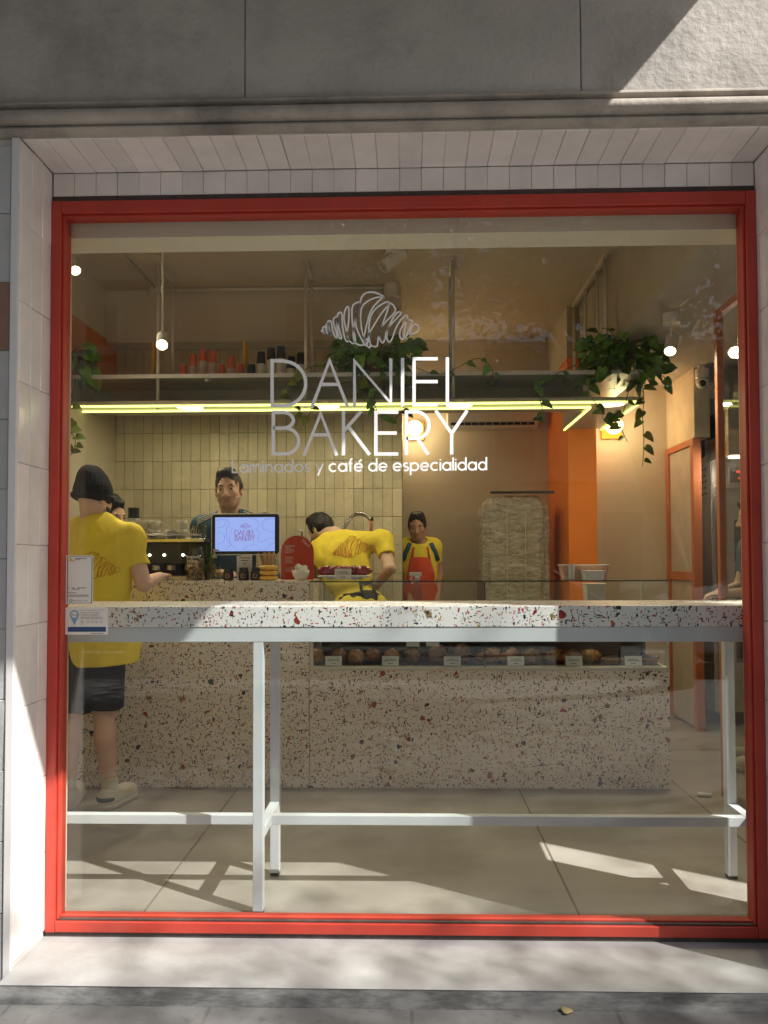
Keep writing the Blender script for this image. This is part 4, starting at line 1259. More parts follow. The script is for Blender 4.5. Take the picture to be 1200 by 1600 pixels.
pl = [(492,'roll',.052),(545,'roll',.058),(556,'roll2',.0),(598,'roll',.055),(640,'roll',.058),(676,'roll',.055),(700,'loaf',0),(728,'loaf',0)]
descr = ['round golden roll at the far left end of the display case','dark swirl roll behind the first price card from the left','swirl roll right of the leftmost price card','round roll between the first two price cards','golden bun behind the second price card from the left','flaky bun just right of the second price card','tall ridged loaf left of the third price card','sliced ridged loaf behind the third price card']
for k, (px, kd, r) in enumerate([(494,'r',1),(532,'r',1),(556,'r',2),(583,'r',1),(612,'r',1),(645,'r',1),(684,'l',1),(722,'l',2)]):
    y = 4.60+.035*(k % 2); loc = (X(px, y, 1030), y, zb_)
    if kd == 'r': roll('bread_roll', loc, descr[k], (.050,.050,.048), m_crust if k % 2 == 0 else m_crust2, 6+k % 3)
    else: roll('ridged_loaf', loc, descr[k], (.055,.05,.066), m_crust2, 14, rz=.15)
dl = ['chocolate topped croissant beside the black divider','chocolate topped croissant behind the fourth price card','large chocolate topped croissant right of the fourth price card','glazed croissant in the middle of the right half of the display','glazed croissant behind the fifth price card','small plain croissant right of the fifth price card']
for k, (px, tp) in enumerate([(768,True),(798,True),(832,True),(868,True),(893,True),(922,False)]):
    y = 4.60+.03*(k % 2); croissant('croissant', (X(px, y, 1030), y, zb_), dl[k], rz=(.6,.9,.7,.2,.4,.1)[k], s=1.15 if k < 3 else 1.0, topped=tp, mats=(m_crust if k % 2 else m_crust2,))
dl = ['flat dark tart left of the last price card','flat dark tart behind the last price card','flat dark tart at the right end of the display']
for k, px in enumerate((955,985,1016)):
    y = 4.60; x = X(px, y, 1030)
    t = thing('dark_tart', (x, y, zb_), dl[k], 'pastry', 'pastries in the display case')
    MB().lathe([(.04,0),(.058,.03),(.055,.034)], (x,y,zb_), 22).build('pastry_shell', m_crust, t, smooth=True, angle=40)
    MB().ell((x,y,zb_+.036), (.052,.052,.016), 18, 8, fn=lambda d: 1+.08*math.sin(7*d.x*3+k)*math.cos(6*d.y*3)).build('filling', m_choc, t, smooth=True)
for k, (px, lab) in enumerate(((521,'first price card from the left, under the rolls'),(610,'second price card from the left'),(707,'third price card, in front of the ridged loaves'),(806,'fourth price card, in front of chocolate croissants'),(897,'fifth price card, in front of glazed croissants'),(990,'last price card on the right, in front of dark tarts'))):
    card(px, 1026.5, 1041, CY+.03, zd+.0142, 'small white '+lab)
for px, lab in ((645,'left one of two blank white tags hanging inside the display'),(676,'right one of two blank white tags hanging inside the display')):
    y = CY+.016; x = X(px, y, 1000); zz = Z(1010, y)
    t = MB().box(x-.038, x+.038, y, y+.0015, zz, zz+.05).build('hanging_tag', m_paper); tag(t, lab, 'tag', 'tags inside the display')

# ------------------------------------------------------------------ things standing on the counter
zc = czt
def put(px, Y=4.60): return (X(px, Y, 900), Y, zc)
def glassmat(name, tint): return glass(name, tint, .05)
m_jarg = glassmat('clear jar glass', (.90,.92,.88)); m_grn = glassmat('pale bottle glass', (.80,.84,.70))
m_straw = M('wooden sticks', (.62,.42,.20), .7, var=.15)
m_ceram = M('white ceramic', (.72,.70,.64), .25, var=.04)
m_ring = M('yellow glazed ceramic', (.78,.47,.06), .25, var=.05, coat=.4)
m_leaf = M('pothos leaf', (.12,.25,.045), .45, var=.5, vs=14, island=1.2)
m_leaf2 = M('young vine leaf', (.16,.22,.03), .4, var=.3, vs=12, island=.6)
m_vine = M('vine stem', (.10,.13,.03), .6)
U3 = (1,0,0); V3 = (0,0,1)
# tip jar
L = put(305); t = thing('tip_jar', L, 'glass jar of cookies with white handwriting on the counter', 'jar')
jh = Z(853,4.6)-zc; jr = .055
MB().lathe([(jr*.94,.001),(jr,.006),(jr,jh*.80),(jr*.80,jh*.88),(jr*.80,jh),(jr*.77,jh),(jr*.77,jh*.87),(jr*.96,jh*.79),(jr*.96,.008)], L, 30).build('glass_body', m_jarg, t, smooth=True)
ck = MB(); rr = random.Random(3)
for k in range(70):
    a, q, z_ = rr.uniform(0,6.3), math.sqrt(rr.random())*jr*.78, rr.uniform(.012, jh*.62)
    ck.ell((L[0]+q*math.cos(a), L[1]+q*math.sin(a), L[2]+z_), (.013,.012,.007), 7, 5, R=Matrix.Rotation(rr.uniform(0,3),3,'X') @ Matrix.Rotation(rr.uniform(0,3),3,'Z'), mi=k % 3)
ck.build('cookies', [m_crust, m_fruit, m_berry], t, smooth=True)
wr_ = MB()
def curl(q): a = (q.x-L[0])/jr; return Vector((L[0]+(jr+.0012)*math.sin(a), L[1]-(jr+.0012)*math.cos(a), q.z))
for tx, z_, w_ in (('propina', .70, .07),('cookie', .575, .07),('Tips', .455, .040)):
    text(wr_, tx, (L[0]-.043, 0, L[2]+jh*z_-.008), U3, V3, .026, w_, fn=curl)
ht = [(0,-.9),(-.9,.1),(-.8,.75),(-.35,.8),(0,.4),(.35,.8),(.8,.75),(.9,.1),(0,-.9)]
for hx, hz_ in ((.036,.70),(.024,.44)):
    wr_.tube([curl(Vector((L[0]+hx+a*.009, 0, L[2]+jh*hz_+b*.009))) for a, b in ht], .0012, 5)
wr_.build('handwriting', m_vinyl, t)
# glass pump bottle
L = put(335); t = thing('pump_bottle', L, 'pale ribbed glass pump bottle left of the screen', 'bottle')
bh = Z(874,4.6)-zc; br_ = .038
MB().lathe([(br_*.9,.001),(br_,.006),(br_,bh*.72),(br_*.8,bh*.88),(br_*.35,bh),(br_*.35,bh+.012),(.002,bh+.013)], L, 24).build('body', m_grn, t, smooth=True)
pm = MB().lathe([(.014,bh+.0135),(.014,bh+.028),(.005,bh+.029),(.005,bh+.055),(.012,bh+.056),(.012,bh+.066),(.001,bh+.067)], L, 14)
pm.tube([(L[0],L[1],L[2]+bh+.061),(L[0]+.03,L[1]-.012,L[2]+bh+.059)], .004, 8); pm.build('pump', m_chrome, t, smooth=True, angle=40)
# sprig plant in a little dark pot
L = put(322, 4.74); t = thing('herb_plant', L, 'small dark leafy sprig in a pot between the jar and the screen', 'plant')
MB().lathe([(.03,0),(.038,.06),(.034,.06),(.03,.05)], L, 18).build('pot', m_black, t, smooth=True, angle=40)
sp = MB(); rr = random.Random(5)
for k in range(14):
    a = rr.uniform(0,6.3); tp = Vector((L[0]+.04*math.cos(a), L[1]+.04*math.sin(a), L[2]+rr.uniform(.13,.22)))
    b0 = Vector((L[0],L[1],L[2]+.05)); sp.tube([b0, b0.lerp(tp,.5)+Vector((0,0,.012)), tp], .0016, 4)
    for j in range(7):
        q = b0.lerp(tp, .35+.1*j); R = Matrix.Rotation(rr.uniform(0,6.3),3,'Z') @ Matrix.Rotation(rr.uniform(-.9,.5),3,'Y')
        vs = [q+R @ Vector(p) for p in ((0,0,0),(.012,.006,.002),(.024,0,0),(.012,-.006,.002))]; sp.add(vs, [(0,1,2,3)], 0)
sp.build('leaves', m_leaf, t, fix=False)
# till screen
TY = 4.66
tl, br2 = at(330,802.5,TY), at(437.5,867,TY)
t = thing('till_screen', ((tl.x+br2.x)/2, TY, zc), 'white framed till screen showing a pale blue welcome page', 'screen')
def rrect(x0, x1, z0_, z1_, r, n=6):
    P = []
    for cx_, cz_, a in ((x1-r,z1_-r,0),(x0+r,z1_-r,90),(x0+r,z0_+r,180),(x1-r,z0_+r,270)):
        P += [(cx_+r*math.cos(R_(a+90*k/n)), cz_+r*math.sin(R_(a+90*k/n))) for k in range(n+1)]
    return P
MB().prism(rrect(tl.x, br2.x, br2.z, tl.z, .022), TY, TY+.028).build('casing', m_white, t, bevel=.004)
e_ = .0055
MB().prism(rrect(tl.x+e_, br2.x-e_, br2.z+e_, tl.z-e_, .018), TY-.0015, TY-.0002).build('bezel', m_black, t)
s0, s1 = at(336.5,808.5,TY), at(429.5,861,TY)
m_scr = glow('lit screen', (.30,.42,.92), .55)
scr = MB().box(s0.x, s1.x, TY-.0026, TY-.0017, s1.z, s0.z).build('display_panel', m_scr, t)
m_sline = glow('screen line art', (.10,.11,.34), .25); m_sred = glow('screen lettering', (.34,.07,.20), .25)
YS = TY-.0032
sg = MB(); sp_ = lambda p: at(280+p.x/4.8, 700+p.y/4.8, YS)
for pts in ([(275,545),(330,535),(345,560),(330,590),(275,600)],[(345,528),(380,570),(355,610),(360,690),(385,720),(350,765)],[(275,650),(310,632),(340,665),(325,710),(275,720)],[(520,522),(580,540),(595,575),(585,610)],[(716,530),(650,535),(622,575),(650,620),(716,625)],[(570,600),(600,640),(590,690),(620,705),(660,680),(716,672)],[(480,765),(520,735),(570,725),(610,765)],[(640,765),(680,725),(716,715)],[(400,600),(380,640),(385,720),(440,760)]):
    stroke(sg, crom(pts, 6), 1.6, sp_, (0,-1,0))
sg.build('line_art', m_sline, scr)
sg = MB()
def sltr(pts, closed=False): stroke(sg, [(280+ (417+(x-67)*.1625)/4.8, 700+(616+(y-362)*.174)/4.8) for x, y in pts], .75, lambda p: at(p.x, p.y, YS-.0004), (0,-1,0), closed)
for pts, cl in ((([(75,370),(130,370)]+arc(130,478,103,104,-90,90,12)[1:]+[(75,581)]),True),([(262,588),(345,370),(430,588)],False),([(297,482),(392,482)],False),([(462,588),(462,372),(632,570),(632,360)],False),([(687,585),(687,358)],False),([(852,362),(741,362),(741,578),(852,578)],False),([(741,469),(852,469)],False),([(897,355),(897,577),(996,577)],False),
    ([(81,613),(125,613)]+arc(125,650,50,37,-90,90,8)[1:]+[(81,687)],False),([(81,687),(138,687)]+arc(138,747,62,60,-90,90,8)[1:]+[(81,807),(81,613)],False),([(225,815),(303,618),(378,815)],False),([(257,718),(347,718)],False),([(410,815),(410,606)],False),([(493,608),(412,700)],False),([(432,678),(533,812)],False),([(667,612),(562,612),(562,808),(667,808)],False),([(562,710),(660,710)],False),([(705,812),(705,611),(750,611)]+arc(750,673,62,62,-90,90,10)[1:]+[(705,735)],False),([(757,735),(808,811)],False),([(842,604),(917,712),(990,604)],False),([(917,706),(917,810)],False)):
    sltr(pts, cl)
croissant_strokes(sg, lambda p: at(280+(455+(p.x-75)*.080)/4.8, 700+(560+(p.y-112)*.078)/4.8, YS-.0004), (0,-1,0), 9)
sg.build('welcome_lettering', m_sred, scr)
sd = MB().box(t.location.x-.03, t.location.x+.03, TY+.029, TY+.05, zc+.012, br2.z+.06).box(t.location.x-.08, t.location.x+.08, TY-.03, TY+.10, zc, zc+.0115)
sd.build('stand', m_white, t, bevel=.003)
# note card in front of the stand
a, b = at(370,868.5,4.6), at(394,885,4.6)
t = thing('note_card', ((a.x+b.x)/2, 4.6, b.z), 'small white note card standing just under the till screen', 'note')
MB().box(a.x, b.x, 4.600, 4.6015, zc+.001, a.z).build('card', m_paper, t)
lb = MB()
for k, wf in enumerate((.7,.5,.2)):
    zz = a.z-.012-.017*k; cx_ = (a.x+b.x)/2; lb.box(cx_-(b.x-a.x)/2*wf, cx_+(b.x-a.x)/2*wf, 4.5988, 4.5998, zz-.0022, zz+.0022)
lb.build('print', m_ink, t)
m_jam = M('dark preserve', (.035,.012,.008), .2, var=.3); m_lab = M('black jar label', (.02,.02,.02), .5)
for px, lab in ((357,'leftmost of the three small dark jars under the screen'),(381,'middle one of the three small dark jars under the screen'),(400,'rightmost of the three small dark jars, beside the yellow holder')):
    Ljar = put(px, 4.55); t = thing('preserve_jar', Ljar, lab, 'jar', 'small dark jars under the screen')
    MB().lathe([(.026,0),(.030,.004),(.030,.05),(.024,.060),(.002,.060)], Ljar, 20).build('jar_body', m_jam, t, smooth=True, angle=40)
    MB().lathe([(.0255,.0602),(.026,.062),(.026,.078),(.002,.079)], Ljar, 20).build('lid', m_black, t, smooth=True, angle=40)
    MB().tube([(Ljar[0]+.011*math.cos(k*.42), Ljar[1]-.0305, Ljar[2]+.028+.011*math.sin(k*.42)) for k in range(15)], .0012, 5, closed=True).build('label', m_straw, t)
# ring holder with sticks
L = put(419, 4.57); t = thing('stick_holder', L, 'yellow holder of three stacked rings full of wooden stirrers', 'holder')
rg = MB(); rz_ = (Z(882,4.57)-zc)/3/2
for k in range(3):
    rg.lathe([(.030+.0+.031*math.cos(R_(q)), rz_*(2*k+1)+rz_*math.sin(R_(q))) for q in range(-90,91,15)]+[(.024,rz_*(2*k+1.9)),(.024,rz_*(2*k+.1))], L, 32)
rg.build('ring_body', m_ring, t, smooth=True)
sk = MB(); rr = random.Random(9)
for k in range(46):
    a = rr.uniform(0,6.3); q = math.sqrt(rr.random())*.02; ln_ = rr.uniform(.155,.172)
    b0 = Vector((L[0]+q*.5*math.cos(a), L[1]+q*.5*math.sin(a), L[2]+.01)); tp = Vector((L[0]+q*3.1*math.cos(a), L[1]+q*2.2*math.sin(a), L[2]+ln_)); sk.tube([b0, tp], .0024, 4)
sk.build('stirrers', m_straw, t)
# arched menu
m_menu = M('menu red card', (.56,.075,.045), .55, var=.04)
x0, x1 = X(439,4.74,880), X(490,4.74,880); ztp = Z(836,4.74)
t = thing('menu_board', ((x0+x1)/2,4.74,zc), 'red arched menu board standing between the screen and the display', 'menu')
r = (x1-x0)/2; cx_ = (x0+x1)/2
MB().prism([(x0,zc+.001),(x0,ztp-r)]+[(cx_+r*math.cos(R_(180-k*9)), ztp-r+r*math.sin(R_(180-k*9))) for k in range(1,20)]+[(x1,ztp-r),(x1,zc+.001)], 4.74, 4.752).build('board', m_menu, t, bevel=.001)
mw = MB()
R = Matrix.Rotation(R_(38), 3, 'Y')
text(mw, 'Men\u00fa', (cx_+r*.22, 4.7385, ztp-r*.36), R @ Vector(U3), R @ Vector(V3), .034, .062)
rr = random.Random(2)
for blk, z_ in ((8,.77),(7,.52),(5,.28)):
    for k in range(blk):
        zz = zc+(ztp-zc)*(z_-k*.024); ww = rr.uniform(.35,.62)*r
        mw.box(cx_-r*.75, cx_-r*.75+ww, 4.7388, 4.7396, zz, zz+.0022)
mw.build('lettering', M('menu white print', (.75,.66,.6), .6), t)
# bowl of napkins
L = put(470, 4.56); t = thing('napkin_bowl', L, 'white bowl stuffed with paper napkins in front of the red menu', 'bowl')
MB().lathe([(.022,0),(.034,.006),(.049,.035),(.053,.062),(.050,.062),(.046,.036),(.024,.012)], L, 28).build('bowl', m_ceram, t, smooth=True)
nk = MB(); rr = random.Random(4)
for k in range(9):
    R = Matrix.Rotation(rr.uniform(0,3.1),3,'Z') @ Matrix.Rotation(rr.uniform(-.5,.5),3,'X')
    nk.obox((L[0]+rr.uniform(-.022,.022), L[1]+rr.uniform(-.02,.02), L[2]+.062+rr.uniform(-.012,.012)), Matrix.Rotation(rr.uniform(-.8,.8),3,'Y') @ R, (.024,.002,.024))
nk.build('napkins', m_paper, t)
# tray of red pastries on the display
ty = 4.56; x0, x1 = X(498,ty,900), X(578,ty,900); zt_ = czt+.0065
t = thing('pastry_tray', ((x0+x1)/2, ty, zt_), 'white tray on top of the display holding red glazed pastries', 'tray')
MB().prism(rrect(x0, x1, ty-.06, ty+.10, .012), zt_+.012, zt_+.022, axis='z').build('plate', m_white, t, bevel=.002)
MB().box(x0+.05, x1-.05, ty-.03, ty+.07, zt_, zt_+.0118).build('plate_foot', m_white, t)
dsc = ['leftmost red glazed pastry on the white tray','second red glazed pastry from the left on the tray','third red glazed pastry, behind the white sign','fourth red glazed pastry, right of the white sign','rightmost long red glazed pastry on the tray']
for k, px in enumerate((510,525,538,552,566)):
    croissant('glazed_pastry', (X(px,ty+.02,895), ty+.015+.02*(k % 2), zt_+.0225), dsc[k], rz=(.5,1.0,.2,.8,-.4)[k], s=.72, mats=(m_berry,), group='red glazed pastries on the tray')
t2 = card(536, 891, 908, ty-.075, zt_, 'white sign standing in front of the red pastry tray', 26)
# tubs at the right
ttub = M('orange tinted tub', (.72,.42,.26), .35)
def tub(px0, px1, py0, py1, Y, mat, lab, lid=True):
    xa, xb = X(px0,Y,900), X(px1,Y,900); zz = Z(py0,Y); zb2 = Z(py1,Y)
    t = thing('food_tub', ((xa+xb)/2, Y, zb2), lab, 'tub', 'plastic tubs at the right end of the counter')
    cx_ = (xa+xb)/2; hw = (xb-xa)/2
    mb = MB(); lo = rrect(cx_-hw*.86, cx_+hw*.86, Y-.05, Y+.06, .015); hi = rrect(cx_-hw*.96, cx_+hw*.96, Y-.056, Y+.066, .015)
    n = len(lo); vs = [(a, b, zb2) for a, b in lo]+[(a, b, zz-.008) for a, b in hi]
    mb.add(vs, [tuple(range(n-1,-1,-1)), tuple(range(n,2*n))]+[(i,(i+1)%n,n+(i+1)%n,n+i) for i in range(n)])
    mb.build('tub_body', mat, t)
    MB().prism(rrect(cx_-hw, cx_+hw, Y-.06, Y+.07, .016), zz-.0078, zz, axis='z').build('lid', m_ceram, t, bevel=.002)
tub(874,950,883,907,4.62,ttub,'wide shallow orange tinted tub on the display')
MB().box(1,1.001,1,1.001,-.25,-.24)
tub(908,944,892,907.5,4.52,m_ceram,'small white tub in front of the wide orange tub')
tub(912,944,912,938,4.80,m_offw,'tall cream tub inside the right end of the display')
L = (X(893,4.54,900), 4.54, zt_); t = thing('sauce_cup', L, 'narrow white paper cup beside the orange tub', 'cup')
MB().lathe([(.016,0),(.020,.085),(.0185,.085),(.015,.004)], L, 18).build('cup_body', m_ceram, t, smooth=True, angle=40)
# spray bottle behind the display
L = (X(652,5.05,940), 5.05, Z(948,5.05)); t = thing('spray_bottle', L, 'clear spray bottle with a white trigger in front of the apron', 'bottle')
MB().lathe([(.035,0),(.038,.01),(.038,.10),(.014,.16),(.014,.175)], L, 20).build('body', glassmat('spray glass', (.86,.9,.9)), t, smooth=True)
sb = MB().box(L[0]-.016, L[0]+.016, L[1]-.02, L[1]+.02, L[2]+.1755, L[2]+.20).box(L[0]-.05, L[0]+.03, L[1]-.012, L[1]+.012, L[2]+.2005, L[2]+.225)
sb.tube([(L[0]-.03,L[1],L[2]+.20),(L[0]-.04,L[1],L[2]+.175),(L[0]-.03,L[1],L[2]+.15)], .006, 8); sb.build('trigger', m_white, t, bevel=.003)
wt = thing('work_table', (.7,5.2,0), 'steel work table behind the display case', 'table')
MB().box(-.5,1.5,5.005,5.20,Z(948,5.05)-.03,Z(948,5.05)-.001).build('table_top', m_chrome, wt)
for xx in (-.45,1.42): MB().box(xx, xx+.04, 5.03, 5.07, 0, Z(948,5.05)-.0305).build('leg', m_chrome, wt)
# espresso machine, its back to the window
ex0, ex1, ey0, ey1 = -2.20, X(322,4.72,880), 4.62, 4.95
ez = Z(838,4.62)
t = thing('espresso_machine', ((ex0+ex1)/2,4.8,zc), 'black and steel espresso machine on the counter with cups stacked on top', 'coffee machine')
MB().box(ex0, ex1, ey0+.03, ey1, zc+.10, ez-.03).build('body', m_black, t, bevel=.006)
MB().box(ex0-.005, ex1+.012, ey0, ey1, ez-.0295, ez-.008).build('top_tray', m_chrome, t, bevel=.004)
MB().tube([(ex0, ey0+.005, ez+.016),(ex1, ey0+.005, ez+.016)], .006, 8).build('cup_rail', m_chrome, t, smooth=True)
MB().box(ex0, ex1, ey0+.03, ey1, zc, zc+.028).build('drip_tray', m_chrome, t, bevel=.004)
MB().box(ex0, ex1, ey1-.06, ey1, zc+.0285, zc+.0995).build('back_panel', m_wood, t)
for px in (235,258,287):
    x = X(px,4.66,860)
    MB().lathe([(.03,0),(.03,.03),(.022,.035)], (x,4.78,zc+.062), 16).build('group_head', m_chrome, t, smooth=True, angle=40)
    MB().ell((x,4.645,zc+.155), (.009,.006,.007), 10, 8).build('lit_button', glow('machine light', (1,.9,.75), 6) if px == 235 else bpy.data.materials['machine light'], t)
cl = MB().ell((X(248,4.6,893),4.585,zc+.0), (.055,.03,.014), 18, 8, fn=lambda d: 1+.12*math.sin(9*d.x+5*d.y))
cl.v = [(a, b, max(c, zc+.0005)) for a, b, c in cl.v]
tag(cl.build('folded_cloth', M('green cloth', (.16,.30,.06), .9), smooth=True), 'green folded cloth lying in front of the espresso machine', 'cloth')
cupp = None
def cup_mesh(L, r=.04, h=.055, handle=0, name='cup', lab='', grp='white cups on the coffee machine', mat=None):
    t = thing(name, L, lab, 'cup', grp)
    MB().lathe([(r*.5,0),(r*.55,.003),(r*.85,h*.45),(r,h),(r*.94,h),(r*.78,h*.45),(r*.45,.006)], L, 22).build('cup_body', mat or m_ceram, t, smooth=True)
    a = handle
    MB().tube([(L[0]+math.cos(a)*r*.85, L[1]+math.sin(a)*r*.85, L[2]+h*.85),(L[0]+math.cos(a)*r*1.45, L[1]+math.sin(a)*r*1.45, L[2]+h*.72),(L[0]+math.cos(a)*r*1.35, L[1]+math.sin(a)*r*1.35, L[2]+h*.4),(L[0]+math.cos(a)*r*.75, L[1]+math.sin(a)*r*.75, L[2]+h*.3)], .0045, 6).build('handle', mat or m_ceram, t, smooth=True)
    return t
ordn = ['first','second','third','fourth','fifth','sixth']
spots = [(205,0,.044),(222,0,.050),(240,0,.042),(268,0,.042),(283,0,.038)]
for k, (px, _, r) in enumerate(spots):
    cup_mesh((X(px,4.74,832),4.74,ez-.007), r, .058, -.3-.5*k, lab='white cup, %s from the left in the bottom row on the coffee machine' % ordn[k])
    if k != 3: cup_mesh((X(px+1,4.74,820),4.74,ez+.0515), r*.95, .056, -.9+.6*k, lab='white cup turned up on the %s bottom cup of the coffee machine' % ordn[k])
L = (X(209,4.80,810),4.80,ez-.007); t = thing('paper_cup_stack', L, 'dark paper cups stacked upside down behind the white cups', 'paper cups')
MB().lathe([(.036,0),(.034,.20),(.027,.20)], L, 20).build('cup_body', m_black, t, smooth=True, angle=40)
wb = MB()
for k in range(3): wb.lathe([(.0365,.10+.012*k),(.0375,.105+.012*k),(.0365,.108+.012*k)], L, 20)
wb.build('rims', m_ceram, t)
L = (X(253,4.645,830),4.645,ez-.007); t = thing('small_timer', L, 'small white timer on the coffee machine in front of the cups', 'timer')
MB().box(L[0]-.026, L[0]+.026, L[1], L[1]+.018, L[2], L[2]+.042).build('case', m_ceram, t, bevel=.003)
MB().box(L[0]-.014, L[0]+.014, L[1]-.001, L[1]-.0001, L[2]+.02, L[2]+.034).build('display_panel', m_black, t)
for px, lab in ((308,'upside down clear glass left of the navy top'),(317,'clear glass tumbler touching the navy sleeve')):
    L = (X(px,4.78,820),4.78,ez-.007); t = thing('glass_tumbler', L, lab, 'glass', 'clear tumblers on the coffee machine')
    MB().lathe([(.022,.001),(.028,.085),(.0265,.085),(.021,.004)], L, 20).build('glass_body', m_jarg, t, smooth=True)

# ------------------------------------------------------------------ back counter with the sink tap
bc = thing('back_counter', (-1.2,5.8,0), 'steel topped back counter under the cream tiled wall', 'counter')
MB().box(-2.328,-.10,5.62,5.998,0,.90).build('cabinet', m_offw, bc, bevel=.003)
MB().box(-2.328,-.095,5.60,5.999,.9005,.93).build('worktop', m_chrome, bc, bevel=.002)
q0 = at(540,840,5.8); t = thing('spring_tap', (q0.x,5.8,.931), 'chrome spring tap arching over the sink beside the bending baker', 'tap')
A = [Vector((q0.x,5.8,.931)), at(537,842,5.8), at(543,815,5.8), at(556,803,5.8), at(570,804,5.8), at(579,811,5.8)]
path = crom(A, 8)
MB().tube(path, .008, 8).build('hose', m_black, t, smooth=True)
spg = MB(); hel = []
for i in range(len(path)-1):
    tg_ = (path[i+1]-path[i]).normalized(); n1 = Vector((0,1,0)); n2 = tg_.cross(n1)
    if path[i].z < 1.38: continue
    for j in range(10):
        an = 2*math.pi*j/10; q = path[i].lerp(path[i+1], j/10); hel.append(q+(n1*math.cos(an)+n2*math.sin(an))*.017)
spg.tube(hel, .0032, 5); spg.build('spring', m_chrome, t, smooth=True)
nz = MB().tube([at(579,811,5.8), at(580,822,5.8), at(579,845,5.8)], [.013,.011,.012], 10); nz.build('spray_nozzle', m_copper, t, smooth=True)
MB().ell(at(580,811,5.8), (.019,.019,.017), 12, 8).build('joint', m_black, t, smooth=True)
# dough scoop and brush left of the baker
L = at(484,842,5.78)
t = thing('utensil_crock', (L.x,5.78,.931), 'crock of kitchen utensils with a round wooden spoon behind the menu', 'utensils')
MB().lathe([(.055,0),(.06,.30),(.055,.30),(.05,.01)], (L.x,5.78,.931), 20).build('crock', m_chrome, t, smooth=True)
u_ = MB().tube([(L.x,5.78,1.24), at(488,826,5.78)], .006, 6); u_.ell(at(491,818,5.78), (.028,.012,.028), 14, 10); u_.build('wooden_spoon', m_wood, t, smooth=True)
MB().tube([(L.x-.02,5.79,1.24), at(471,830,5.79), at(466,827,5.79)], .009, 6).build('whisk_handle', m_chrome, t, smooth=True)

# ------------------------------------------------------------------ hanging shelf with neon and its plants
HY, HB = 5.20, 5.58
zl, zh = Z(630,HY), Z(582,HY)
AX0, AX1 = X(930,HY,623), X(1007,HY,623)
hs_ = thing('hanging_shelf', (-.3,5.4,zl), 'long pale shelf hung from ceiling rods above the counter, edged with neon', 'shelf')
d_ = MB().box(-2.32, AX1, HY+.001, HB, zh-.022, zh-.002).box(AX0, AX1, HB+.0005, 6.295, zh-.022, zh-.002)
d_.build('deck', m_shelf, hs_, bevel=.002)
MB().box(-2.32, AX1, HY+.001, HY+.007, zl+.03, zh-.0225).build('front_panel', m_dglass, hs_)
MB().box(AX1-.007, AX1-.001, HY+.0075, 6.295, zl+.03, zh-.0225).build('end_panel', m_dglass, hs_)
d_ = MB().box(-2.32, AX0, HB-.008, HB-.001, zl+.03, zh-.0225).box(AX0, AX0+.007, HB, 6.295, zl+.03, zh-.0225)
d_.build('rear_panel', m_shelf, hs_)

d_ = MB().box(-2.32, AX1-.002, HY-.006, HB-.001, zl+.004, zl+.0295).box(AX0, AX1-.002, HB+.0002, 6.295, zl+.004, zl+.0295)
d_.build('bottom_board', m_shelf, hs_, bevel=.002)
d_ = MB().box(-2.32, AX1, HY-.004, HY-.0003, zh-.024, zh+.004); d_.build('edge_lip', m_trim, hs_)
zq = zl-.006
MB().tube([(-2.32,HY-.005,zq),(AX1-.02,HY-.005,zq),(AX1-.02,HY+.02,zq),(AX1-.02,6.29,zq)], .0075, 8).build('neon_tube', m_led, hs_, smooth=True)
MB().tube([(-2.32,HY+.17,zq),(AX0+.01,HY+.17,zq),(AX0+.01,HY+.19,zq),(AX0+.01,6.29,zq)], .0075, 8).build('neon_tube', m_led, hs_, smooth=True)
for px in (298,510,717,955):
    x = X(px, 5.30, 621)
    rim = MB().lathe([(.098,0),(.103,.004),(.103,.0)], (x,HY+.085 if px < 900 else HY+.1,zl-.0005), 32).build('lamp_rim', m_trim, hs_)
    MB().lathe([(.001,-.004),(.092,-.004),(.097,.0)], (x,HY+.085 if px < 900 else HY+.1,zl+.003), 32).build('disc_lamp', m_disc, hs_, smooth=False)
    pd = bpy.data.lights.new('shelf lamp', 'AREA'); pd.shape = 'DISK'; pd.size = .19; pd.energy = 3.0; pd.color = (1,.86,.55)
    po = bpy.data.objects.new('shelf_lamp', pd); COL.objects.link(po); po.location = (x,HY+.085 if px < 900 else HY+.1,zl-.012)
zc3 = 3.4
def hang(px_t, py_b, yy):
    x = px_t
    return [(x,yy,py_b),(x,yy,zc3-.012)]
for px in (248,478,707):
    x = X(px, 5.235, 420)
    rd = MB(); rd.tube([(x,HY+.03,zl-.02),(x,HY+.03,zc3-.011)], .0125, 8)
    rd.build('rod', m_rod, hs_, smooth=True)
    MB().tube([(x,HB-.03,zh),(x,HB-.03,zc3-.011)], .0125, 8).build('rod', m_rod, hs_, smooth=True)
    MB().box(x-.0125, x+.0125, HY+.018, HB-.018, zc3-.03, zc3-.0005).build('ceiling_bar', m_rod, hs_)
xr = X(945,5.235,420)
for yy in (HY+.03, 5.45, 5.82, 6.22): MB().tube([(xr,yy,zh),(xr,yy,zc3-.011)], .0125, 8).build('rod', m_rod, hs_, smooth=True)
MB().box(xr-.0125, xr+.0125, HY+.018, 6.24, zc3-.03, zc3-.0005).build('ceiling_bar', m_rod, hs_)
MB().tube([(AX1-.05,HY+.05,zh),(AX1-.05,HY+.05,2.80)], .0125, 8).build('rod', m_rod, hs_, smooth=True)
for px in (243,384):
    x = X(px,5.5,560); tg_ = MB().box(x-.009, x+.009, 5.44, 5.56, zh-.0015, zh+.30).build('shelf_divider', m_mustard); tag(tg_, 'mustard yellow upright divider on the hanging shelf %s' % ('left of the orange cups' if px < 300 else 'between orange and black cups'), 'divider', 'yellow dividers on the hanging shelf')
m_ocup = M('orange paper cup', (.62,.13,.055), .6, var=.06); m_wrim = M('pale cup rims', (.55,.42,.36), .6)
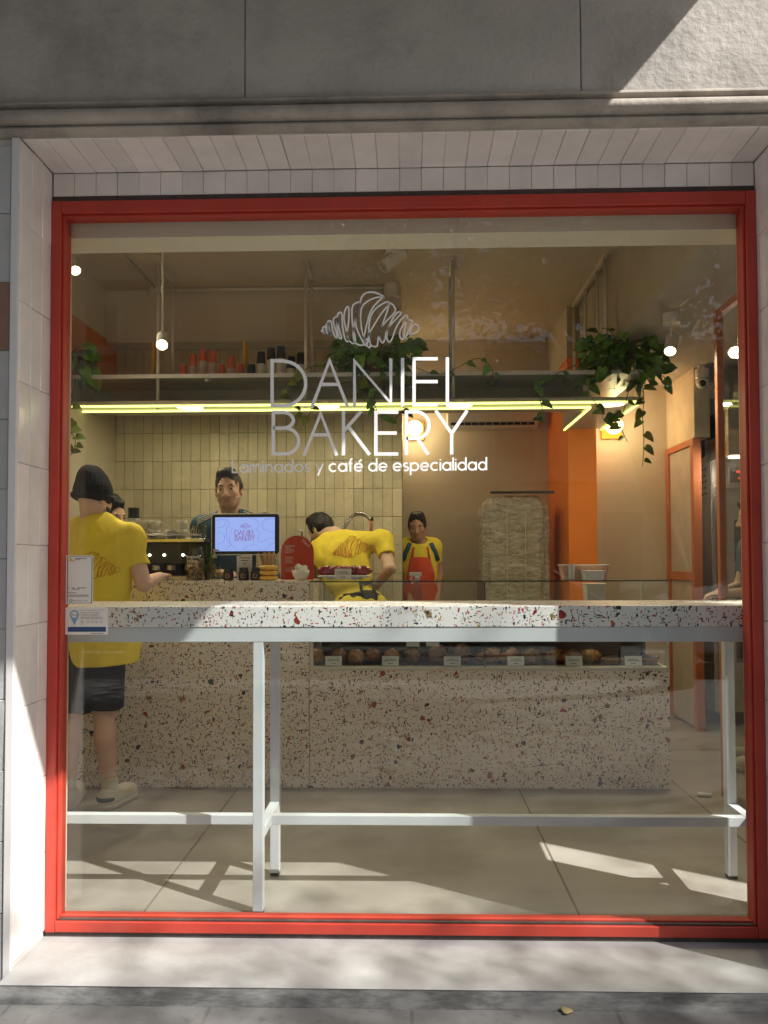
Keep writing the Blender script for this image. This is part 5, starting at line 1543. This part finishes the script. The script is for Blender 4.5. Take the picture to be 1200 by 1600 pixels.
def cupstack(px, py_top, base_h, mat, lab, wpx=12.5, grp=''):
    Y_ = 5.32; L = (X(px,Y_,570),Y_,zh-.0015); ht_ = Z(py_top,Y_)-L[2]; r = wpx*Y_/1200/2
    t = thing('cup_stack', L, lab, 'paper cups', grp)
    ch = min(.085, ht_); z0_ = ht_-ch
    MB().lathe([(r,z0_),(r*.78,ht_),(r*.70,ht_-.002)] if False else [(r*.98,z0_),(r*1.02,z0_+.004),(r*.80,ht_),(.002,ht_)], L, 18).build('cup_body', mat, t, smooth=True, angle=40)
    if z0_ > .01:
        rm = MB(); n = max(1, int(z0_/.0125))
        for k in range(n): rm.lathe([(r*.96,z0_*k/n),(r*1.04,z0_*(k+.5)/n),(r*.96,z0_*(k+.95)/n)], L, 18)
        rm.build('rims', m_wrim if mat is m_ocup else m_ceram, t)
for k, (px, py) in enumerate(((287,567),(302,551),(317,542.5),(332.5,545.5),(347,567),(362,554),(376,567))):
    cupstack(px, py, 0, m_ocup, 'orange paper cup stack, %s from the left on the hanging shelf' % ['first','second','third, the tallest,','fourth','fifth','sixth','last'][k], grp='orange cup stacks on the hanging shelf')
for k, (px, py) in enumerate(((393,568),(408,548),(424,542),(439,540),(455,556),(470,550))):
    cupstack(px, py, 0, m_black, 'black cup stack on the hanging shelf, %s from the left' % ['first','second','third','fourth, the tallest,','fifth','last'][k], wpx=14, grp='black cup stacks on the hanging shelf')

def leaf(mb, p, d, n, L, mi=0, droop=.3):
    """a heart-shaped leaf: tip along d, face normal n"""
    d = Vector(d).normalized(); n = Vector(n); n = (n-d*n.dot(d))
    n = n.normalized() if n.length > 1e-5 else d.orthogonal().normalized()
    s_ = d.cross(n)
    out = [(-.10,.18),(-.07,.38),(.14,.50),(.42,.46),(.74,.27),(1.0,0)]
    mid = [(0,0),(.18,0),(.42,0),(.70,0),(1.0,0)]
    vs = []; P = lambda a, b, c: p+d*(a*L)+s_*(b*L)+n*((c-droop*a*a)*L)
    left = [P(a, b*.86, .10*b/.46) for a, b in out]; right = [P(a, -b*.86, .10*b/.46) for a, b in out[:-1]]
    cen = [P(a, b, -.02) for a, b in mid]
    vs = cen[:4]+[left[-1]]+left[:-1]+right
    c0, c1, c2, c3, tip = 0, 1, 2, 3, 4; l = 5; r = 10
    fs = [(c0,l,l+1,c1),(c1,l+1,l+2,c1),(c1,l+2,l+3,c2),(c2,l+3,l+4,c3),(c3,l+4,tip),
          (c0,c1,r+1,r),(c1,r+2,r+1),(c1,c2,r+3,r+2),(c2,c3,r+4,r+3),(c3,tip,r+4)]
    fs = [tuple(dict.fromkeys(f)) for f in fs]
    mb.add(vs, fs, mi)
def pothos(px, Y_, lab, sprd, n, vines, up=.16, seed=1, lsz=(.07,.12), cpx=None):
    rr = random.Random(seed); L = (X(px,Y_,580),Y_,zh-.0015)
    t = thing('trailing_plant', L, lab, 'plant', 'trailing plants on the hanging shelf')
    MB().lathe([(.055,0),(.075,.11),(.07,.11),(.05,.01)], L, 20).build('pot', M('terracotta pot %d' % seed, (.35,.13,.06), .7), t, smooth=True, angle=40)
    fo = MB(); st = MB(); o = Vector(L)+Vector((0,0,.10))
    for k in range(n):
        a = rr.uniform(0,6.28); e = rr.uniform(-.75,1.1); q = rr.uniform(.35,1)
        tp = o+Vector((math.cos(a)*sprd*q, math.sin(a)*sprd*.75*q-.06, math.sin(e)*up*q*1.25-.02))
        st.tube([o, o.lerp(tp,.5)+Vector((0,0,.05)), tp], .0025, 4)
        d = Vector((math.cos(a)*.8+rr.uniform(-.5,.5), math.sin(a)*.5-.2, rr.uniform(-1.0,.25)))
        leaf(fo, tp, d, Vector((rr.uniform(-.8,.8), -.9+rr.uniform(-.3,.5), rr.uniform(.1,1.0))), rr.uniform(*lsz), 0)
    fo.build('foliage', m_leaf, t, fix=False, smooth=True)
    for vn, pts in enumerate(vines):
        P = [at(a, b, yv) for a, b, yv in pts]; path = crom(P, 6)
        st2 = MB().tube(path, .0028, 5)
        lf = MB()
        for i in range(4, len(path), 3):
            d = Vector((rr.choice((-1,1))*rr.uniform(.5,1), -.3, rr.uniform(-.9,.1)))
            leaf(lf, path[i]+d.normalized()*.012, d, Vector((rr.uniform(-.4,.4),-.8,.5)), rr.uniform(.04,.085), 0)
        vv = st2.build('vine', m_vine, t, smooth=True)
        yo = pts[-1][1] > 625
        lf.build('vine_leaves', m_leaf2 if yo and vn % 2 == 0 else m_leaf, vv, fix=False, smooth=True)
    st.build('stems', m_vine, t, smooth=True)
pothos(112, HY+.06, 'dark trailing plant at the left end of the hanging shelf', .17, 46, [[(118,590,5.15),(112,630,5.10),(108,665,5.08),(118,690,5.08),(110,712,5.08)],[(110,600,5.14),(106,640,5.1),(112,668,5.1),(105,705,5.1)]], .15, 2, (.09,.15))
pothos(585, HY+.10, 'trailing plant in the middle of the hanging shelf behind the lettering', .30, 120, [[(540,575,5.15),(500,570,5.13),(462,585,5.12),(448,605,5.12),(458,630,5.11),(480,652,5.11),(488,630,5.11)],[(600,590,5.14),(585,620,5.12),(592,645,5.11),(615,655,5.11),(632,635,5.11)],[(575,585,5.13),(560,600,5.12),(570,628,5.11)],[(640,570,5.15),(690,585,5.14),(745,560,5.14),(770,580,5.13),(760,600,5.12)]], .17, 5, (.06,.105))
pothos(972, HY+.10, 'large trailing plant at the right end of the hanging shelf', .29, 170, [[(1000,580,5.12),(1006,620,5.1),(1004,650,5.1),(1006,690,5.1),(1004,728,5.1)],[(925,590,5.13),(920,612,5.11),(938,640,5.10),(945,655,5.10),(965,640,5.1)],[(1010,570,5.13),(1032,590,5.12),(1040,605,5.1)],[(900,570,5.14),(868,585,5.13),(840,600,5.12),(848,640,5.12),(850,660,5.12)],[(985,600,5.1),(975,640,5.1),(968,660,5.1),(980,690,5.1)]], .20, 9, (.06,.105))

# ------------------------------------------------------------------ ceiling lamps
def spot(px, py, Y_, lab, lit, aim, mount=True, ceil=3.4, sz=1.0, energy=60):
    c = at(px, py, Y_); aim = Vector(aim).normalized()
    t = thing('spot_lamp', c, lab, 'spot lamp', 'ceiling spot lamps')
    R = aim.to_track_quat('Z', 'Y').to_matrix()
    L_ = .15*sz; r = .036*sz
    MB().lathe([(r*.6,-L_),(r,-L_+.008),(r,0),(r*.9,0),(r*.88,-.012)], c, 24, R=R).build('lamp_body', m_ceram, t, smooth=True, angle=40)
    MB().lathe([(.001,-.006),(r*.86,-.006),(r*.86,-.010)], c, 24, R=R).build('lens', m_bulb if lit else M('unlit lens', (.5,.45,.35), .3), t)
    tp = c-aim*L_*.5
    MB().tube([tp, (tp.x, tp.y, ceil-.005)], .006, 8).build('stem', m_ceram, t, smooth=True)
    MB().lathe([(.05,-.06),(.05,0)], (tp.x, tp.y, ceil-.0005), 20).build('ceiling_mount', m_ceram, t, smooth=True, angle=40)
    if lit:
        ld = bpy.data.lights.new('spot beam', 'SPOT'); ld.energy = energy; ld.spot_size = R_(125); ld.spot_blend = .7; ld.color = (1,.87,.60); ld.shadow_soft_size = .03
        lo_ = bpy.data.objects.new('spot_beam', ld); COL.objects.link(lo_); lo_.location = c+aim*.02
        lo_.rotation_euler = (-aim).to_track_quat('Z','Y').to_euler()
spot(118, 423, 4.9, 'lit white spot lamp at the far upper left of the window', True, (.45,-.55,-.75), energy=26)
spot(253, 539, 4.55, 'lit white spot lamp hanging in front of the left shelf rods', True, (.22,-.80,-.60), energy=26)
spot(598, 417, 5.0, 'unlit white spot lamp tilted near the ceiling above the logo', False, (-.70,-.30,-.62), sz=1.25)
spot(1047, 549, 4.6, 'lit white spot lamp under the dropped ceiling right of the big plant', True, (-.30,-.60,-.75), ceil=2.80, energy=26)
cp = MB(); q = at(612,460,5.75); 
t = thing('smoke_detector', (q.x,5.75,3.4), 'round white ceiling box at the end of the conduit by the logo', 'ceiling box')
MB().lathe([(.055,-.105),(.06,-.10),(.06,0)], (q.x,5.75,3.3995), 24).build('housing', m_offw, t, smooth=True, angle=40)
t = thing('ceiling_conduit', (-1.2,5.8,3.4), 'pale conduit pipe running along the back edge of the ceiling', 'pipe')
MB().tube([(X(245,5.76,457),5.76,3.385),(q.x-.062,5.76,3.385)], .014, 8).build('pipe', m_offw, t, smooth=True)
t = thing('ceiling_conduit', (-2,4.9,3.4), 'pale conduit pipe running from the window to the back at upper left', 'pipe')
xc = X(240,5.7,455); MB().tube([(xc,3.2,3.385),(xc,5.70,3.385)], .014, 8).build('pipe', m_offw, t, smooth=True)
MB().lathe([(.05,-.05),(.055,-.045),(.055,0)], (xc,5.76,3.3995), 20).build('junction_box', m_offw, t, smooth=True, angle=40)
# wall globes
for px, py, Y_, lab in ((648,672,7.2,'glowing globe lamp on a mustard square on the rear beige wall'),(955,668,6.6,'glowing globe lamp on a mustard square by the right plant')):
    c = at(px, py, Y_); t = thing('globe_lamp', (c.x,Y_,c.z), lab, 'wall lamp', 'globe wall lamps')
    MB().box(c.x-.088, c.x+.088, Y_-.022, Y_-.0005, c.z-.10, c.z+.076).build('back_plate', m_mustard, t, bevel=.003)
    MB().ell((c.x,Y_-.098,c.z), (.075,.075,.075), 28, 18).build('globe', m_globe, t, smooth=True)
    ld = bpy.data.lights.new('globe glow', 'POINT'); ld.energy = 4.2; ld.color = (1,.78,.42); ld.shadow_soft_size = .075
    lo_ = bpy.data.objects.new('globe_glow', ld); COL.objects.link(lo_); lo_.location = (c.x,Y_-.22,c.z-.02)
# air conditioner
x0, x1 = X(699,7.0,650), X(842,7.0,650); zb2, zt2 = Z(668,7.0), Z(668,7.0)+.29
t = thing('air_conditioner', ((x0+x1)/2,7.1,zb2), 'white split air conditioner high on the rear wall', 'air conditioner')
MB().prism([(7.0,zb2+.05),(7.03,zb2),(7.199,zb2),(7.199,zt2),(7.02,zt2),(6.995,zt2-.03)], x0, x1, axis='x').build('body', m_offw, t, bevel=.008)
sl_ = MB()
for k in range(12): sl_.box(x0+.03+k*(x1-x0-.06)/12, x0+.03+(k+.85)*(x1-x0-.06)/12, 6.998, 7.016, zb2+.018, zb2+.042)
sl_.build('air_outlet', m_black, t)
# covered rack
x0, x1 = X(752,6.5,840), X(863,6.5,840); zt2 = Z(770,6.5)
t = thing('covered_rack', ((x0+x1)/2,6.7,0), 'tall baking rack under a crinkled translucent plastic cover', 'rack')
def film():
    m, n, l, p = _base('crinkled plastic film')
    tc = n.new('ShaderNodeTexCoord').outputs['Object']
    a = nnoise(n, l, nmap(n, l, tc, (2.2,2.2,6)), 6, 8, .7, .6)
    c = nmix(n, l, nramp(n, l, a.outputs[0], [(.35,0.),(.65,1.)]), (.34,.31,.26), (.70,.66,.58))
    l.new(c, p.inputs['Base Color']); p.inputs['Roughness'].default_value = .20
    b = n.new('ShaderNodeBump'); b.inputs['Strength'].default_value = 1.0; b.inputs['Distance'].default_value = .03
    l.new(a.outputs[0], b.inputs['Height']); l.new(b.outputs[0], p.inputs['Normal'])
    return m
cv = MB(); nx_, nz_ = 128, 56; cxx, cyy, ax_, ay_ = (x0+x1)/2, 6.73, (x1-x0)/2, .23
vs = []
for j in range(nz_+1):
    z_ = .12+(zt2-.02-.12)*j/nz_
    top = max(0, (z_-(zt2-.16))/.14); sh = 1-.30*top**2.2
    for i in range(nx_):
        an = 2*math.pi*i/nx_; ca, sa = math.cos(an), math.sin(an)
        ex = 2/5.0
        px2 = ax_*abs(ca)**ex*(1 if ca > 0 else -1); py2 = ay_*abs(sa)**ex*(1 if sa > 0 else -1)
        fold = .012*math.sin(9*an+1.2*math.sin(2.3*z_))+.006*math.sin(23*an+4*z_)+.006*math.sin(16*z_+5*math.sin(3*an))
        bul = 1+.03*math.sin(2.4*z_+.6)+fold/ax_*.5
        vs.append((cxx+px2*sh*bul, cyy+py2*sh*bul, z_))
cv.add(vs, [(j*nx_+i, j*nx_+(i+1) % nx_, (j+1)*nx_+(i+1) % nx_, (j+1)*nx_+i) for j in range(nz_) for i in range(nx_)]+[tuple(nz_*nx_+i for i in range(nx_))])
cv.build('cover', film(), t, smooth=True, angle=50)
zp = MB()
for a in (.36,.62): zp.tube([(x0+(x1-x0)*a, 6.484, .2),(x0+(x1-x0)*a, 6.484, zt2-.16)], .003, 5)
zp.build('zip', m_ceram, t)
MB().box(x0+.08, x1+.02, 6.49, 6.52, zt2-.012, zt2+.008).build('top_bar', m_black, t)
for xx in (x0+.03, x1-.03):
    for yy in (6.53, 6.92): MB().lathe([(.001,0),(.03,.0),(.04,.03),(.04,.06),(.012,.065),(.012,.13)], (xx,yy,0), 14).build('caster', m_black, t)
# security camera
c = at(1097,603,5.9); t = thing('security_camera', (c.x,5.9,2.8), 'small white security camera under the dropped ceiling', 'camera')
MB().lathe([(.045,-.10),(.052,-.09),(.048,-.03),(.03,-.028),(.03,0)], (c.x,5.9,2.7995), 22).build('mount', m_ceram, t, smooth=True, angle=40)
MB().ell((c.x,5.89,2.67), (.05,.05,.05), 20, 14).build('housing', m_ceram, t, smooth=True)
MB().ell((c.x-.012,5.853,2.655), (.026,.02,.026), 16, 10).build('lens', m_black, t, smooth=True)
# orange framed inner door on the right hand wall
zt2 = 2.255
t = thing('inner_door', (2.2,6.28,0), 'pale inner door in an orange frame right of the pillar', 'door')
fr = MB().box(2.185,2.25,5.962,6.02,0,zt2).box(2.185,2.25,6.54,6.598,0,zt2).box(2.186,2.249,6.0205,6.5395,zt2-.05,zt2-.001).box(2.19,2.245,6.0205,6.5395,1.15,1.22)
fr.build('frame', m_copper, t, bevel=.003)
m_dp = M('pale grey door', (.50,.47,.42), .5)
MB().box(2.205,2.235,6.021,6.539,.02,1.149).build('door_panel', m_dp, t); MB().box(2.205,2.235,6.021,6.539,1.2205,zt2-.0505).build('door_panel', m_dp, t)
# glazed orange metal partition at the entrance
t = thing('glass_partition', (1.75,3.6,0), 'glazed entrance partition in an orange metal frame at the right', 'partition')
px_, zt2 = 1.75, Z(490,4.35)
fr = MB().box(px_-.02, px_+.02, 4.33, 4.37, 0, zt2).box(px_-.019, px_+.019, 2.935, 4.3295, zt2-.04, zt2-.001)
fr.build('frame', m_copper, t, bevel=.003)
MB().box(px_-.004, px_+.004, 2.94, 4.329, .03, zt2-.041).build('glass_pane', glass('partition glass', f0=.012), t)
# oven
x0, x1 = 2.42, 3.05; y0 = 6.2; zt2 = Z(712,6.2)
t = thing('bakery_oven', ((x0+x1)/2,6.5,0), 'tall stainless steel oven with a red digital readout beside the door', 'oven')
MB().box(x0, x1, y0, 6.9, .1, zt2).build('body', m_chrome, t, bevel=.006)
MB().box(x0-.003, x0+.0, y0+.01, 6.89, .12, zt2-.02).build('side_panel', M('pale oven side', (.55,.52,.47), .5), t)
vt = MB()
for k in range(5):
    for j in range(4): vt.box(x0-.0045, x0-.0031, y0+.10+.07*j+.02*(k % 2), y0+.135+.07*j+.02*(k % 2), zt2-.12-.05*k, zt2-.105-.05*k)
vt.build('vent_slots', m_black, t)
xa = X(1139,y0,740)
MB().box(xa, x1-.12, y0-.004, y0-.0005, Z(757,y0), Z(731,y0)).build('control_panel', m_black, t)
dg = MB(); text(dg, '18:30', (xa+.055,y0-.0055,Z(742,y0)), U3, V3, .022, .075)
text(dg, '00', (xa+.07,y0-.0055,Z(751,y0)), U3, V3, .012, .02)
dg.build('digits', glow('red digits', (1,.04,.03), 3), t)
MB().box(x0+.03, x1-.03, y0-.03, y0-.002, Z(767,y0), Z(761,y0)).build('handle', m_chrome, t, bevel=.004)
dr = MB().box(x0+.03, x1-.03, y0-.02, y0-.001, .35, Z(776,y0)).build('oven_door', m_chrome, t, bevel=.004)
MB().box(X(1146,y0,850), x1-.08, y0-.0235, y0-.0205, .5, Z(815,y0)).build('door_glass', m_black, dr)
# extractor hood
t = thing('extractor_hood', (2.9,5.9,2.1), 'steel extractor hood with a small lamp at the right edge', 'hood')
x0 = X(1138,5.7,680)
hd_ = MB().box(x0, 3.35, 5.70, 5.73, Z(715,5.7), Z(640,5.7)).box(x0, x0+.03, 5.7305, 6.15, Z(715,5.7), Z(640,5.7)).box(x0+.04, 3.35, 5.735, 6.15, Z(640,5.7)-.02, Z(640,5.7))
hd_.build('hood_body', m_chrome, t); 
MB().lathe([(.001,0),(.05,0),(.05,.012)], (x0+.09,5.80,Z(716,5.7)), 18).build('hood_lamp', m_disc, t)
pd = bpy.data.lights.new('hood lamp light', 'POINT'); pd.energy = 5; pd.color = (1,.85,.65); pd.shadow_soft_size = .05
po = bpy.data.objects.new('hood_lamp_light', pd); COL.objects.link(po); po.location = (x0+.09,5.80,Z(716,5.7)-.06)
MB().tube([(x0+.2,5.95,Z(640,5.7)),(x0+.2,5.95,2.80)], .08, 16).build('duct', m_chrome, t, smooth=True)
# litter
m_dry = M('dry leaf', (.36,.30,.13), .8, var=.25)
for px, py, Y_, zz, lab in ((880,1584,None,-.06,'dry yellowish leaf lying on the pavement right of centre'),(736,1570,None,-.06,'curled brown leaf on the pavement under the step'),(265,1563,None,-.06,'small dry leaf on the pavement at the left foot of the step'),(155,1294,None,0,'yellow leaf on the floor below the left stretcher bar')):
    r_ = _RC @ Vector(((px-PPX)/F_PX, -(py-PPY)/F_PX, -1)); tt = (zz-CAM_Z)/r_.z
    p = Vector((r_.x*tt, r_.y*tt, zz+.006))
    lb = MB(); leaf(lb, p, (1,.4,.02), (.1,-.1,1), .035, 0, .12)
    o = lb.build('fallen_leaf', m_dry, smooth=True); tag(o, lab, 'leaf', 'fallen leaves')
    sm = o.modifiers.new('thickness', 'SOLIDIFY'); sm.thickness = .0008
r_ = _RC @ Vector(((1101-PPX)/F_PX, -(1245-PPY)/F_PX, -1)); tt = -CAM_Z/r_.z
p = Vector((r_.x*tt, r_.y*tt, .012))
tag(MB().tube([p+Vector((-.035,.012,0)), p+Vector((.035,-.012,0))], .011, 10).build('paper_scrap', m_paper, smooth=True, angle=40), 'small rolled white paper scrap on the floor near the right table leg', 'scrap')
# ------------------------------------------------------------------ the street behind the camera (seen in the glass, shades the front)
m_bark = M('bark', (.14,.11,.085), .9, var=.35, vs=8, bump=.6, bs=40, stretch=(1,1,.25))
m_tleaf = M('street tree leaf', (.055,.11,.022), .5, var=.4, vs=5, island=.7)
def tree(loc, th, cc, cr, n, lab, seed, lsz=.075):
    rr = random.Random(seed)
    t = thing('street_tree', loc, lab, 'tree', 'street trees')
    o = Vector(loc); c = Vector(cc)
    tk = MB(); top = Vector((o.x*.6+c.x*.4, o.y*.6+c.y*.4, th))
    tk.tube(crom([o, o+Vector((.03,.02,th*.4)), top], 6), [.17-.005*k for k in range(13)], 10)
    cl = MB(); tips = []
    for k in range(12):
        a = rr.uniform(0, 6.28); e = rr.uniform(-.3,1)
        tp = c+Vector((math.cos(a)*cr[0]*.7*rr.uniform(.4,1), math.sin(a)*cr[1]*.7*rr.uniform(.4,1), e*cr[2]*.7))
        tk.tube(crom([top, top.lerp(tp,.5)+Vector((0,0,.15)), tp], 4), [.046-.0045*j for j in range(9)], 7); tips.append(tp)
        for j in range(4):
            q = tp+Vector((rr.gauss(0,1)*cr[0]*.28, rr.gauss(0,1)*cr[1]*.28, rr.gauss(0,1)*cr[2]*.28)); tk.tube([top.lerp(tp,.7), q], [.022,.008], 5); tips.append(q)
    for k in range(n):
        b = rr.choice(tips); p = b+Vector((rr.gauss(0,.40), rr.gauss(0,.40), rr.gauss(0,.33)))
        d = Vector((rr.gauss(0,1), rr.gauss(0,1), rr.gauss(-.4,.7))).normalized(); s = d.orthogonal().normalized(); s = (Matrix.Rotation(rr.uniform(0,6.3),3,d) @ s)
        L_ = rr.uniform(.7,1.3)*lsz; nn = d.cross(s)
        cl.add([p, p+d*L_*.5+s*L_*.42+nn*L_*.08, p+d*L_*1.1, p+d*L_*.5-s*L_*.42+nn*L_*.08], [(0,1,2),(0,2,3)])
    tk.build('trunk', m_bark, t, smooth=True); cl.build('crown', m_tleaf, t, fix=False)
    return t
tree((8.4,-2.9,-.06), 6.6, (8.6,-2.75,8.9), (1.5,1.1,1.3), 2200, 'leafy street tree to the right of the shop, shading the window', 11)
tree((2.9,-3.0,-.06), 2.7, (2.2,-4.0,4.7), (2.8,1.6,1.5), 17000, 'leafy street tree at the kerb opposite the window', 12, .09)
# facing building
ob = thing('facing_building', (0,-15,0), 'pale building across the street, taller on one side, with shuttered windows', 'building')
m_ob = M('pale render', (.50,.45,.38), .9, var=.1, bump=.1); m_ob2 = M('cornice stone', (.60,.56,.50), .85); m_ow = M('dark window glass', (.03,.035,.04), .1, spec=.6); m_shut = M('shutter', (.32,.27,.20), .7)
MB().box(-24,.6,-21,-15,-.1,11.6).build('wall', m_ob, ob)
MB().box(.6005,24,-20.9,-15,-.1,7.0).build('wall', m_ob, ob)
for z in (6.2, 8.9, 11.5): MB().box(-24.1,.65,-14.998,-14.75,z,z+.22).build('cornice', m_ob2, ob)
for z in (3.4, 6.9): MB().box(-24.1,24.1,-14.998,-14.75,z,z+.22).build('cornice', m_ob2, ob)
for i in range(-8, 9):
    for j in range(4):
        if j == 3 or (j > 1 and i > -1): continue
        z = .0 if j == 0 else 3.9+2.7*(j-1)
        hh = 2.7 if j == 0 else 1.8
        wn = MB().box(i*2.8-.62, i*2.8+.62, -14.999, -14.93, z, z+hh).build('window', m_ob2, ob)
        MB().box(i*2.8-.52, i*2.8+.52, -14.929, -14.91, z+.1, z+hh-.1).build('pane', m_ow if (i+j) % 3 else m_shut, wn)
t = thing('shop_sign', (1.55,-14.7,2.4), 'small white shop sign reading La ch across the street', 'sign')
MB().box(1.1,2.2,-14.69,-14.65,2.2,2.65).build('sign_board', m_paper, t)
q = MB(); text(q, 'La ch', (2.05,-14.64,2.32), (-1,0,0), (0,0,1), .30, .85); q.build('lettering', m_ink, t)
# parked van and car at the kerb
m_vw = M('white van paint', (.72,.72,.70), .3, var=.03, coat=.5); m_dk = M('dark car paint', (.03,.033,.038), .25, coat=.6); m_ty = M('tyre rubber', (.02,.02,.02), .8)
def vehicle(name, loc, prof, glassprof, half, mat, lab, cat, wheels, wr):
    t = thing(name, loc, lab, cat)
    x0, y0, z0 = loc
    MB().prism([(x0+a, z0+b) for a, b in prof], y0-half, y0+half).build('body', mat, t, bevel=.06, seg=3)
    for gpoly in glassprof:
        MB().prism([(x0+a, z0+b) for a, b in gpoly], y0+half+.001, y0+half+.008).build('side_window', m_ow, t)
        MB().prism([(x0+a, z0+b) for a, b in gpoly], y0-half-.008, y0-half-.001).build('side_window', m_ow, t)
    for wx in wheels:
        for sy in (-1, 1):
            R = Matrix.Rotation(R_(90), 3, 'X'); c = (x0+wx, y0+sy*(half-.08), z0+wr)
            w_ = MB().lathe([(wr*.62,-.10),(wr*.95,-.11),(wr,-.08),(wr,.08),(wr*.95,.11),(wr*.62,.10)], c, 28, R=R).build('wheel', m_ty, t, smooth=True, angle=40)
            MB().lathe([(.01,-.105),(wr*.60,-.09),(wr*.60,.09),(.01,.105)], c, 20, R=R).build('rim', m_chrome, w_, smooth=True, angle=40)
    return t
vehicle('parked_van', (3.5,-5.0,-.19), [(0,.35),(0,.95),(.25,1.05),(1.0,1.15),(1.55,1.85),(1.9,2.05),(4.9,2.1),(5.0,1.9),(5.0,.35)], [[(1.25,1.2),(1.7,1.8),(2.4,1.82),(2.4,1.2)]], .92, m_vw, 'white delivery van parked across from the shop', 'van', (.95,3.95), .34)
vehicle('parked_car', (-1.4,-5.0,-.19), [(0,.3),(0,.75),(.6,.88),(1.15,.95),(1.75,1.38),(2.3,1.45),(3.2,1.40),(3.85,1.0),(4.25,.92),(4.3,.3)], [[(1.35,.97),(1.85,1.32),(2.3,1.37),(2.3,.97)],[(2.38,.97),(2.38,1.37),(3.1,1.33),(3.55,.97)]], .85, m_dk, 'dark hatchback parked at the kerb across from the shop', 'car', (.8,3.45), .31)
